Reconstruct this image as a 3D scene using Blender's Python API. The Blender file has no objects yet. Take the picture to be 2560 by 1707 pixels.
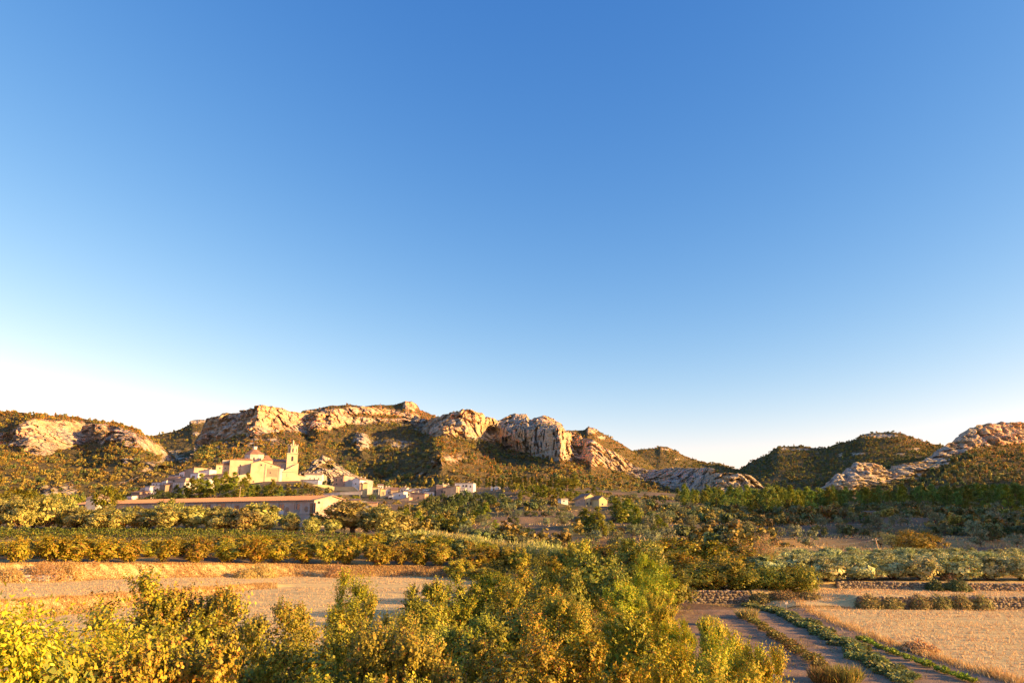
import bpy, math, random
import numpy as np
from mathutils import Vector, Matrix

random.seed(11)
RNG = np.random.default_rng(11)
SC = bpy.context.scene
COL = SC.collection
R = math.radians

# ------------------------------------------------------------------ camera, sky, sun, exposure
CAM_H = 9.0
PITCH = R(14.36)
FPX = 24.0 / 36.0 * 2560.0
cam_d = bpy.data.cameras.new('camera')
cam_d.lens = 24.0
cam_d.sensor_width = 36.0
cam_d.clip_start = 0.5
cam_d.clip_end = 30000.0
cam = bpy.data.objects.new('camera', cam_d)
COL.objects.link(cam)
cam.location = (0, 0, CAM_H)
cam.rotation_euler = (R(90) + PITCH, 0, 0)
SC.camera = cam

SUN_AZ = 106.0      # clockwise from +Y (the viewing direction)
SUN_EL = 12.0
sun_dir = Vector((math.sin(R(SUN_AZ)) * math.cos(R(SUN_EL)), math.cos(R(SUN_AZ)) * math.cos(R(SUN_EL)), math.sin(R(SUN_EL))))
sun_l = bpy.data.lights.new('sun', 'SUN')
sun_l.energy = 5.0
sun_l.angle = R(0.53)
sun_l.color = (1.0, 0.60, 0.20)
sun_o = bpy.data.objects.new('sun', sun_l)
COL.objects.link(sun_o)
sun_o.rotation_euler = sun_dir.to_track_quat('Z', 'Y').to_euler()
sun_o.location = (200, -50, 300)

world = bpy.data.worlds.new('World')
SC.world = world
world.use_nodes = True
wt = world.node_tree
for n in list(wt.nodes):
    wt.nodes.remove(n)
sky = wt.nodes.new('ShaderNodeTexSky')
sky.sky_type = 'NISHITA'
sky.sun_disc = False
sky.sun_elevation = R(SUN_EL)
sky.sun_rotation = R(SUN_AZ)
sky.altitude = 200.0
sky.air_density = 1.0
sky.dust_density = 0.5
sky.ozone_density = 0.7
bg = wt.nodes.new('ShaderNodeBackground')
bg.inputs['Strength'].default_value = 0.081
wo = wt.nodes.new('ShaderNodeOutputWorld')
# the camera's rendering of the clear evening sky: red falls off faster than blue, the same for every direction
sep = wt.nodes.new('ShaderNodeSeparateColor'); com = wt.nodes.new('ShaderNodeCombineColor')
wt.links.new(sky.outputs[0], sep.inputs[0])
for ch, (ex, gain) in enumerate(((1.75, 0.51), (1.12, 0.86), (0.6, 1.90))):
    pw = wt.nodes.new('ShaderNodeMath'); pw.operation = 'POWER'; pw.inputs[1].default_value = ex
    ml = wt.nodes.new('ShaderNodeMath'); ml.operation = 'MULTIPLY'; ml.inputs[1].default_value = gain
    wt.links.new(sep.outputs[ch], pw.inputs[0]); wt.links.new(pw.outputs[0], ml.inputs[0]); wt.links.new(ml.outputs[0], com.inputs[ch])
wt.links.new(com.outputs[0], bg.inputs[0])
wt.links.new(bg.outputs[0], wo.inputs[0])

SC.view_settings.view_transform = 'Standard'
SC.view_settings.look = 'None'
SC.view_settings.gamma = 1.0
SC.view_settings.exposure = 1.5
SC.view_settings.use_curve_mapping = False
try:
    SC.cycles.max_bounces = 5
    SC.cycles.diffuse_bounces = 2
    SC.cycles.transparent_max_bounces = 4
except Exception:
    pass

# ------------------------------------------------------------------ survey helpers (photo pixel + depth -> point in the valley)
CP, SP = math.cos(PITCH), math.sin(PITCH)

def slope(y):
    v = (853.5 - np.asarray(y, float)) / FPX
    return (SP + v * CP) / (CP - v * SP)

def PT(x, y, Y):
    v = (853.5 - np.asarray(y, float)) / FPX
    u = (np.asarray(x, float) - 1280.0) / FPX
    k = 1.0 / (CP - v * SP)
    Y = np.asarray(Y, float)
    return Y * u * k, Y, CAM_H + Y * (SP + v * CP) * k

def to_px(X, Y, Z):
    X = np.asarray(X, float); Y = np.asarray(Y, float); Z = np.asarray(Z, float) - CAM_H
    d = Y * CP + Z * SP
    return 1280 + FPX * X / d, 853.5 - FPX * (-Y * SP + Z * CP) / d

# ------------------------------------------------------------------ numpy noise
def _hash(ix, iy, iz, seed):
    h = (ix.astype(np.uint32) * np.uint32(374761393) + iy.astype(np.uint32) * np.uint32(668265263)
         + iz.astype(np.uint32) * np.uint32(2147483647) + np.uint32(seed) * np.uint32(974711))
    h = (h ^ (h >> np.uint32(13))) * np.uint32(1274126177)
    h = h ^ (h >> np.uint32(16))
    return (h & np.uint32(0xffffff)).astype(np.float64) / float(0xffffff)

def vnoise(x, y, z, seed=0):
    with np.errstate(over='ignore'):
        x0 = np.floor(x); y0 = np.floor(y); z0 = np.floor(z)
        fx, fy, fz = x - x0, y - y0, z - z0
        fx = fx * fx * (3 - 2 * fx); fy = fy * fy * (3 - 2 * fy); fz = fz * fz * (3 - 2 * fz)
        ix, iy, iz = x0.astype(np.int64), y0.astype(np.int64), z0.astype(np.int64)
        def c(a, b, d):
            return _hash(ix + a, iy + b, iz + d, seed)
        a0 = c(0,0,0) * (1 - fx) + c(1,0,0) * fx
        a1 = c(0,1,0) * (1 - fx) + c(1,1,0) * fx
        b0 = c(0,0,1) * (1 - fx) + c(1,0,1) * fx
        b1 = c(0,1,1) * (1 - fx) + c(1,1,1) * fx
        return (a0 * (1 - fy) + a1 * fy) * (1 - fz) + (b0 * (1 - fy) + b1 * fy) * fz

def fbm(x, y, z, octv=4, seed=0, ridged=False):
    x = np.asarray(x, float); y = np.asarray(y, float) + 0 * x; z = np.asarray(z, float) + 0 * x
    s = 0; a = 1.0; t = 0
    for o in range(octv):
        n = vnoise(x, y, z, seed + o * 17)
        if ridged:
            n = 1 - np.abs(2 * n - 1)
        s = s + a * n; t += a
        a *= 0.5; x = x * 2.03 + 11.3; y = y * 2.03 + 5.7; z = z * 2.03 + 3.1
    return s / t          # 0..1

def worley(x, y, z, seed=0):
    """value of the nearest jittered cell, and the gap between nearest and next"""
    x0 = np.floor(x).astype(np.int64); y0 = np.floor(y).astype(np.int64); z0 = np.floor(z).astype(np.int64)
    d1 = np.full(x.shape, 9.0); d2 = np.full(x.shape, 9.0); val = np.zeros(x.shape)
    with np.errstate(over='ignore'):
        for a in (-1, 0, 1):
            for b in (-1, 0, 1):
                for c in (-1, 0, 1):
                    ix, iy, iz = x0 + a, y0 + b, z0 + c
                    d = np.sqrt((ix + _hash(ix, iy, iz, seed) - x) ** 2 + (iy + _hash(ix, iy, iz, seed + 1) - y) ** 2 + (iz + _hash(ix, iy, iz, seed + 2) - z) ** 2)
                    v = _hash(ix, iy, iz, seed + 3)
                    n = d < d1
                    d2 = np.where(n, d1, np.minimum(d2, d)); val = np.where(n, v, val); d1 = np.where(n, d, d1)
    return val, d2 - d1

def sstep(a, b, x):
    t = np.clip((x - a) / (b - a), 0, 1)
    return t * t * (3 - 2 * t)

# ------------------------------------------------------------------ mesh + object helpers
def mesh_np(name, V, F, mat=None, smooth=False):
    V = np.ascontiguousarray(V, dtype=np.float32)
    F = np.ascontiguousarray(F, dtype=np.int32)
    me = bpy.data.meshes.new(name)
    me.vertices.add(len(V)); me.vertices.foreach_set('co', V.ravel())
    k = F.shape[1]
    me.loops.add(F.size); me.loops.foreach_set('vertex_index', F.ravel())
    me.polygons.add(len(F))
    me.polygons.foreach_set('loop_start', np.arange(0, F.size, k, dtype=np.int32))
    if smooth:
        me.polygons.foreach_set('use_smooth', np.ones(len(F), dtype=bool))
    if mat is not None:
        for m in (mat if isinstance(mat, (list, tuple)) else [mat]):
            me.materials.append(m)
    me.update(calc_edges=True)
    return me

def link(name, me, parent=None, loc=None):
    o = bpy.data.objects.new(name, me)
    COL.objects.link(o)
    if parent is not None:
        o.parent = parent
    if loc is not None:
        o.location = loc
    return o

def tag(o, label=None, cat=None, group=None, kind=None):
    if label: o['label'] = label
    if cat: o['category'] = cat
    if group: o['group'] = group
    if kind: o['kind'] = kind
    return o

def empty(name, loc=(0, 0, 0), rz=0.0, label=None, cat=None, group=None):
    o = bpy.data.objects.new(name, None)
    o.empty_display_size = 0.3
    COL.objects.link(o)
    o.location = loc; o.rotation_euler = (0, 0, rz)
    return tag(o, label, cat, group)

def copy_tree(src, loc=None, rz=None, scale=None):
    r = src.copy(); COL.objects.link(r)
    for ch in src.children:
        c = ch.copy(); COL.objects.link(c); c.parent = r
        for g in ch.children:
            d = g.copy(); COL.objects.link(d); d.parent = c
    if loc is not None: r.location = loc
    if rz is not None: r.rotation_euler = (0, 0, rz)
    if scale is not None: r.scale = scale if hasattr(scale, '__len__') else (scale,) * 3
    return r

class MB:
    """collects boxes, prisms and tubes; build() links them as one mesh object"""
    def __init__(s):
        s.v = []; s.f = []
    def poly(s, pts, faces):
        b = len(s.v); s.v += [tuple(p) for p in pts]; s.f += [tuple(b + i for i in f) for f in faces]
    def box(s, x0, x1, y0, y1, z0, z1):
        s.poly([(x0,y0,z0),(x1,y0,z0),(x1,y1,z0),(x0,y1,z0),(x0,y0,z1),(x1,y0,z1),(x1,y1,z1),(x0,y1,z1)],
               [(0,3,2,1),(4,5,6,7),(0,1,5,4),(1,2,6,5),(2,3,7,6),(3,0,4,7)])
    def tube(s, p0, p1, r0, r1, n=6, cap=True):
        p0 = Vector(p0); p1 = Vector(p1); d = (p1 - p0)
        if d.length < 1e-6: return
        q = d.to_track_quat('Z', 'Y')
        ring = [q @ Vector((math.cos(2*math.pi*i/n), math.sin(2*math.pi*i/n), 0)) for i in range(n)]
        pts = [p0 + v * r0 for v in ring] + [p1 + v * r1 for v in ring]
        fs = [(i, (i+1) % n, n + (i+1) % n, n + i) for i in range(n)]
        if cap: fs += [tuple(range(n-1, -1, -1)), tuple(range(n, 2*n))]
        s.poly(pts, fs)
    def prism(s, ring_bottom, ring_top, cap=True):
        n = len(ring_bottom)
        fs = [(i, (i+1) % n, n + (i+1) % n, n + i) for i in range(n)]
        if cap: fs += [tuple(range(n-1, -1, -1)), tuple(range(n, 2*n))]
        s.poly(list(ring_bottom) + list(ring_top), fs)
    def mesh(s, name, mat):
        me = bpy.data.meshes.new(name); me.from_pydata(s.v, [], s.f)
        if mat is not None: me.materials.append(mat)
        me.update(); return me
    def build(s, name, mat, parent=None, loc=None):
        return link(name, s.mesh(name, mat), parent, loc)

# ------------------------------------------------------------------ materials
class NT:
    def __init__(s, name):
        s.m = bpy.data.materials.new(name); s.m.use_nodes = True
        s.t = s.m.node_tree
        for n in list(s.t.nodes): s.t.nodes.remove(n)
        s.out = s.n('ShaderNodeOutputMaterial')
    def n(s, typ, **kw):
        nd = s.t.nodes.new(typ)
        for k, v in kw.items(): setattr(nd, k, v)
        return nd
    def l(s, a, b): s.t.links.new(a, b)
    def val(s, sock, v):
        if hasattr(v, 'is_linked') or isinstance(v, bpy.types.NodeSocket): s.l(v, sock)
        else: sock.default_value = v
    def noise(s, scale, detail=4, rough=0.55, vec=None, dist=0.0):
        nd = s.n('ShaderNodeTexNoise')
        nd.inputs['Scale'].default_value = scale; nd.inputs['Detail'].default_value = detail
        nd.inputs['Roughness'].default_value = rough; nd.inputs['Distortion'].default_value = dist
        if vec is not None: s.l(vec, nd.inputs['Vector'])
        return nd.outputs['Fac']
    def math(s, op, a, b=0.0, c=None, clamp=False):
        nd = s.n('ShaderNodeMath', operation=op); nd.use_clamp = clamp
        s.val(nd.inputs[0], a); s.val(nd.inputs[1], b)
        if c is not None: s.val(nd.inputs[2], c)
        return nd.outputs[0]
    def ramp(s, fac, lo, hi, a=0.0, b=1.0):
        nd = s.n('ShaderNodeMapRange'); nd.interpolation_type = 'SMOOTHSTEP'
        s.val(nd.inputs[0], fac)
        nd.inputs[1].default_value = lo; nd.inputs[2].default_value = hi
        nd.inputs[3].default_value = a; nd.inputs[4].default_value = b
        return nd.outputs[0]
    def mix(s, fac, a, b):
        nd = s.n('ShaderNodeMix', data_type='RGBA')
        s.val(nd.inputs[0], fac)
        for sock, v in ((nd.inputs[6], a), (nd.inputs[7], b)):
            if isinstance(v, bpy.types.NodeSocket): s.l(v, sock)
            else: sock.default_value = (v[0], v[1], v[2], 1.0)
        return nd.outputs[2]
    def coord(s, which='Object', scale=(1, 1, 1)):
        tc = s.n('ShaderNodeTexCoord'); mp = s.n('ShaderNodeMapping')
        s.l(tc.outputs[which], mp.inputs['Vector']); mp.inputs['Scale'].default_value = scale
        return mp.outputs[0]
    def pos(s, scale=(1, 1, 1), rot=(0, 0, 0)):
        g = s.n('ShaderNodeNewGeometry'); mp = s.n('ShaderNodeMapping')
        s.l(g.outputs['Position'], mp.inputs['Vector']); mp.inputs['Scale'].default_value = scale
        mp.inputs['Rotation'].default_value = rot
        return mp.outputs[0]
    def attr(s, name):
        a = s.n('ShaderNodeAttribute'); a.attribute_name = name
        return a.outputs['Fac']
    def bump(s, h, strength=0.5, dist=0.1):
        b = s.n('ShaderNodeBump'); b.inputs['Strength'].default_value = strength
        b.inputs['Distance'].default_value = dist; s.l(h, b.inputs['Height'])
        return b.outputs[0]
    def principled(s, col, rough=0.9, normal=None, spec=0.2):
        p = s.n('ShaderNodeBsdfPrincipled')
        s.val(p.inputs['Base Color'], (col[0], col[1], col[2], 1) if isinstance(col, (tuple, list)) else col)
        s.val(p.inputs['Roughness'], rough)
        p.inputs['Specular IOR Level'].default_value = spec
        if normal is not None: s.l(normal, p.inputs['Normal'])
        s.l(p.outputs[0], s.out.inputs[0])
        return p

def simple_mat(name, a, b=None, scale=1.5, rough=0.9, bump=0.0, bscale=None, spec=0.2, bdist=0.05):
    t = NT(name)
    v = t.coord('Object')
    if b is None: b = tuple(c * 0.78 for c in a)
    f = t.noise(scale, 5, 0.6, v)
    c = t.mix(t.ramp(f, 0.32, 0.68), a, b)
    nrm = None
    if bump > 0:
        nrm = t.bump(t.noise(bscale or scale * 4, 4, 0.6, v), bump, bdist)
    t.principled(c, rough, nrm, spec)
    return t.m

def leaf_mat(name, c1, c2, c3=None, p3=0.12, trans=0.35, objvar=0.25, rough=0.55, spec=0.3):
    """leaf by leaf variation between c1 and c2, a share p3 of leaves turned to c3, and some light let through"""
    t = NT(name)
    g = t.n('ShaderNodeNewGeometry'); oi = t.n('ShaderNodeObjectInfo')
    r = g.outputs['Random Per Island']
    col = t.mix(r, c1, c2)
    if c3 is not None:
        r2 = t.math('FRACT', t.math('MULTIPLY', r, 37.31))
        pn = t.noise(0.55, 2, 0.5, t.pos())
        lim = t.math('MULTIPLY_ADD', pn, 1.2 * p3, p3 * 0.4)
        col = t.mix(t.math('LESS_THAN', r2, lim), col, c3)
    hs = t.n('ShaderNodeHueSaturation')
    t.l(col, hs.inputs['Color'])
    t.l(t.math('MULTIPLY_ADD', oi.outputs['Random'], objvar * 2, 1 - objvar), hs.inputs['Value'])
    t.l(t.math('MULTIPLY_ADD', oi.outputs['Random'], 0.05, 0.475), hs.inputs['Hue'])
    d = t.n('ShaderNodeBsdfPrincipled')
    t.l(hs.outputs[0], d.inputs['Base Color']); d.inputs['Roughness'].default_value = rough
    d.inputs['Specular IOR Level'].default_value = spec
    tr = t.n('ShaderNodeBsdfTranslucent'); t.l(hs.outputs[0], tr.inputs['Color'])
    mx = t.n('ShaderNodeMixShader'); mx.inputs[0].default_value = trans
    t.l(d.outputs[0], mx.inputs[1]); t.l(tr.outputs[0], mx.inputs[2]); t.l(mx.outputs[0], t.out.inputs[0])
    return t.m

# ------------------------------------------------------------------ valley floor
# each column: photo column -> control points (Y, z): near, foot/top of first bank, foot/top of second bank, then the slopes behind
GC = [
 (-900, [(50,0),(51.5,1.4),(82,1.4),(83.5,3.3)], 4.2, 5.8, 6.5, 8.0, 11, 14, 17, 25),
 (0,    [(63,0),(64.4,1.6),(83.7,1.6),(85.2,3.5)], 4.3, 6.0, 6.6, 8.5, 13, 16, 18, 26),
 (300,  [(73,0),(74.3,1.2),(92,1.25),(93.5,3.0)], 4.3, 6.0, 6.6, 9.0, 14.5, 19, 22, 30),
 (480,  [(81,0),(82.1,0.9),(98,1.0),(99.5,2.6)], 4.2, 6.0, 6.7, 9.5, 17, 25, 30, 38),
 (640,  [(92,0),(93,0.5),(104,0.6),(105.5,2.1)], 3.9, 5.8, 6.7, 10.5, 20, 32.5, 36, 40),
 (740,  [(95,0),(96,0.3),(107,0.4),(108.5,1.8)], 3.6, 5.6, 6.8, 11, 21.5, 33, 36, 40),
 (880,  [(95,0),(96,0.2),(108,0.3),(109.5,1.6)], 3.1, 5.2, 7.0, 10.5, 15, 20, 31, 38),
 (1130, [(94,0),(95,0.1),(110,0.1),(111.5,1.3)], 2.2, 4.4, 7.0, 11, 16, 21, 30, 40),
 (1300, [(86,0),(88,0.05),(111,0.2),(114,0.9)], 1.8, 4.0, 7.4, 13, 21, 29, 33, 42),
 (1500, [(80,0),(82,0.1),(112,0.5),(116,1.1)], 1.9, 4.2, 7.6, 12.6, 18, 22, 24, 40),
 (1690, [(78,0),(78.8,0.9),(97,1.2),(99,1.6)], 2.2, 4.3, 8.2, 13.5, 18, 18.5, 20, 34),
 (1880, [(77.5,0),(78.5,1.2),(86,1.3),(87,1.7)], 2.4, 4.3, 8.2, 12.5, 16, 16, 17, 30),
 (1990, [(71,0),(80,1.0),(82.4,1.05),(83.2,1.7)], 2.5, 4.3, 8.2, 12.3, 15.5, 16, 17, 30),
 (2130, [(73.6,0),(74.4,1.1),(82.2,1.05),(83.0,1.7)], 2.5, 4.3, 8.2, 12.3, 15.5, 16, 18, 30),
 (2560, [(73,0),(73.8,0.95),(79.6,1.0),(80.4,1.65)], 2.6, 4.6, 8.6, 13.5, 18, 21, 22, 32),
 (3600, [(70,0),(70.8,0.95),(78,1.0),(78.8,1.65)], 2.8, 5.0, 9.0, 14, 19, 23, 26, 40),
]
YK = [130, 165, 220, 300, 400, 480, 560, 760]
_ga = np.array([(c[0] - 1280) / FPX / 1.045 for c in GC])
_gY = np.array([[0.0] + [p[0] for p in c[1]] + YK + [9000.0] for c in GC])
_gZ = np.array([[0.0] + [p[1] for p in c[1]] + list(c[2:]) + [60.0] for c in GC])

def zg(X, Y, detail=True):
    X = np.atleast_1d(np.asarray(X, float)); Y = np.atleast_1d(np.asarray(Y, float))
    a = np.clip(X / np.maximum(Y, 25.0), _ga[0], _ga[-1])
    i = np.clip(np.searchsorted(_ga, a) - 1, 0, len(_ga) - 2)
    t = (a - _ga[i]) / (_ga[i + 1] - _ga[i])
    yk = _gY[i] * (1 - t[:, None]) + _gY[i + 1] * t[:, None]
    zk = _gZ[i] * (1 - t[:, None]) + _gZ[i + 1] * t[:, None]
    Yq = np.clip(Y, 0, 8999)
    j = np.clip((yk <= Yq[:, None]).sum(1) - 1, 0, yk.shape[1] - 2)
    r = np.arange(len(Yq))
    u = (Yq - yk[r, j]) / np.maximum(yk[r, j + 1] - yk[r, j], 1e-6)
    z = zk[r, j] * (1 - u) + zk[r, j + 1] * u
    if detail:
        # old farming terraces on the far slopes, and gentle unevenness
        w = sstep(150, 200, Y)
        z = z + w * 1.2 * (fbm(X / 34, Y / 34, 0 * X, 3, 5) - 0.5) * 2
        q = z / 2.3 + 0.35 * fbm(X / 60, Y / 60, 0 * X, 2, 15)
        st_ = 2.3 * (np.floor(q) + sstep(0.72, 1.0, q - np.floor(q)) - q)
        z = z + 0.85 * st_ * sstep(138, 155, Y) * sstep(455, 410, Y) * sstep(-0.28, -0.2, a)
        z = z + 0.10 * (fbm(X / 3.1, Y / 3.1, 0 * X, 2, 9) - 0.5) * sstep(112, 125, Y)
    return z

def zg1(X, Y):
    return float(zg([X], [Y])[0])

def ground_at(xpx, Y):
    """X on the ground at depth Y that stands in photo column xpx"""
    y = 1300.0
    for _ in range(4):
        X = float(PT(xpx, y, Y)[0]); z = zg1(X, Y)
        y = float(to_px(X, Y, z)[1])
    return X, z

def ray_ground(xpx, ypx, y0=20, y1=900):
    """where the line of sight through a photo pixel first meets the ground"""
    Ys = np.exp(np.linspace(math.log(y0), math.log(y1), 900))
    X, Y, Z = PT(np.full_like(Ys, xpx), np.full_like(Ys, ypx), Ys)
    d = Z - zg(X, Y)
    k = np.argmax(d < 0)
    if d[k] >= 0: k = int(np.argmin(np.abs(Ys - 465)))
    return float(X[k]), float(Ys[k])

def grid_mesh(name, PX, PY, PZ, mat, smooth=True):
    n, m = PX.shape
    V = np.stack([PX.ravel(), PY.ravel(), PZ.ravel()], 1)
    idx = np.arange(n * m).reshape(n, m)
    F = np.stack([idx[:-1, :-1].ravel(), idx[:-1, 1:].ravel(), idx[1:, 1:].ravel(), idx[1:, :-1].ravel()], 1)
    return mesh_np(name, V, F, mat, smooth)

def set_attr(me, name, vals):
    a = me.attributes.new(name, 'FLOAT', 'POINT')
    a.data.foreach_set('value', np.ascontiguousarray(vals, dtype=np.float32).ravel())

# soil, dry grass and scrub by place: one shader over the whole floor
def ground_material():
    t = NT('valley_soil')
    p = t.pos()
    n1 = t.noise(0.05, 5, 0.6, p); n2 = t.noise(0.6, 5, 0.65, p); n3 = t.noise(6.0, 4, 0.6, p)
    soil = t.mix(n2, (0.20, 0.125, 0.075), (0.13, 0.085, 0.055))
    dry = t.mix(n3, (0.50, 0.34, 0.13), (0.34, 0.21, 0.08))
    scrub = t.mix(n2, (0.085, 0.085, 0.035), (0.13, 0.11, 0.055))
    far = t.attr('far')
    c = t.mix(t.ramp(n1, 0.42, 0.58), soil, dry)
    cf = t.mix(t.ramp(n1, 0.40, 0.60), scrub, t.mix(n3, (0.26, 0.17, 0.11), (0.17, 0.125, 0.08)))
    c = t.mix(far, c, cf)
    # steep risers between the old terraces are bare dry grass
    h = t.math('ADD', n2, t.math('MULTIPLY', n3, 0.4))
    t.principled(c, 0.95, t.bump(h, 0.9, 0.25), 0.1)
    return t.m

M_GROUND = ground_material()
_Ys = np.concatenate([np.linspace(-60, 40, 21), np.arange(42, 122, 0.6), np.arange(122, 300, 1.3), np.arange(300, 450, 2.2), np.arange(450, 620, 5.0),
                      np.array([640, 680, 740, 820, 1000, 1400, 2000, 3500, 6000, 9000.0])])
_as = np.linspace(-2.2, 2.2, 420)
_GA, _GY = np.meshgrid(_as, _Ys)
_GX = _GA * np.maximum(_GY + 30, 40) * 0.72
_GZ = zg(_GX.ravel(), _GY.ravel()).reshape(_GX.shape)
_in = ((_GX > 12.5) & (_GX < 106) & (_GY > 27) & (_GY < 72)) | ((_GX > -133) & (_GX < 6.5) & (_GY > 45.5) & (_GY < 107.5) & (_GY < np.interp(_GX / np.maximum(_GY, 25.0), _ga, _gY[:, 4]) + 0.2)) | ((_GX > 27.5) & (_GX < 90) & (_GY > 73.9) & (_GY < 83.6))
_GZ = np.where(_in, _GZ - 0.45, _GZ)          # the finely modelled field sheets lie over these parts
me = grid_mesh('ground', _GX, _GY, _GZ, M_GROUND)
set_attr(me, 'far', sstep(150, 185, _GY))
tag(link('ground', me), kind='structure')

# ------------------------------------------------------------------ mountains
def mountain_material(name='limestone_and_scrub', green=0.0, warm=0.0):
    t = NT(name)
    p = t.pos()
    rock = t.attr('rock')
    nb = t.noise(0.055, 6, 0.68, p)
    nf = t.noise(0.16, 5, 0.7, p)
    mask = t.math('ADD', rock, t.math('MULTIPLY', t.math('SUBTRACT', nb, 0.5), 1.5))
    mask = t.math('ADD', mask, t.math('MULTIPLY', t.math('SUBTRACT', nf, 0.5), 0.7))
    mask = t.ramp(mask, 0.42, 0.62)
    # limestone: pale grey to ochre, dark water streaks running down, level beds
    streak = t.noise(1.0, 6, 0.65, t.pos((0.075, 0.075, 0.011)))
    och = t.noise(0.014, 4, 0.6, t.pos((1, 1, 0.6)))
    beds = t.noise(1.0, 4, 0.6, t.pos((0.012, 0.012, 0.16)))
    lime = t.mix(t.ramp(och, 0.36, 0.62), (0.54, 0.49, 0.40), (0.60, 0.46, 0.27))
    lime = t.mix(t.ramp(streak, 0.50, 0.66, 0, 0.75), lime, (0.155, 0.145, 0.13))
    lime = t.mix(t.ramp(beds, 0.55, 0.72, 0, 0.3), lime, (0.24, 0.22, 0.19))
    lime = t.mix(t.ramp(nf, 0.62, 0.74, 0, 0.65), lime, (0.09, 0.10, 0.045))
    g1 = t.noise(0.03, 4, 0.6, p)
    scrub = t.mix(g1, (0.105, 0.095, 0.036), (0.185, 0.145, 0.065))
    fine = t.noise(0.35, 4, 0.7, p)
    scrub = t.mix(t.ramp(fine, 0.54, 0.68), scrub, (0.34, 0.25, 0.13))
    scrub = t.mix(t.ramp(fine, 0.44, 0.30), scrub, (0.035, 0.04, 0.017))
    col = t.mix(mask, scrub, lime)
    hr = t.math('ADD', t.math('MULTIPLY', streak, 1.0), t.math('MULTIPLY', nf, 0.9))
    hr = t.math('ADD', hr, t.math('MULTIPLY', t.noise(0.5, 5, 0.7, p), 0.35))
    hs = t.math('MULTIPLY', fine, 1.1)
    mm = t.n('ShaderNodeMix', data_type='FLOAT')
    t.l(mask, mm.inputs[0]); t.l(hs, mm.inputs[2]); t.l(hr, mm.inputs[3])
    t.principled(col, 0.95, t.bump(mm.outputs[0], 1.0, 6.0), 0.08)
    return t.m

M_MOUNT = mountain_material()
LOFTS = {}

def interp_curve(c, xs):
    c = np.array(sorted(c), float)
    return np.interp(xs, c[:, 0], c[:, 1]), np.interp(xs, c[:, 0], c[:, 2])

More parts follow.
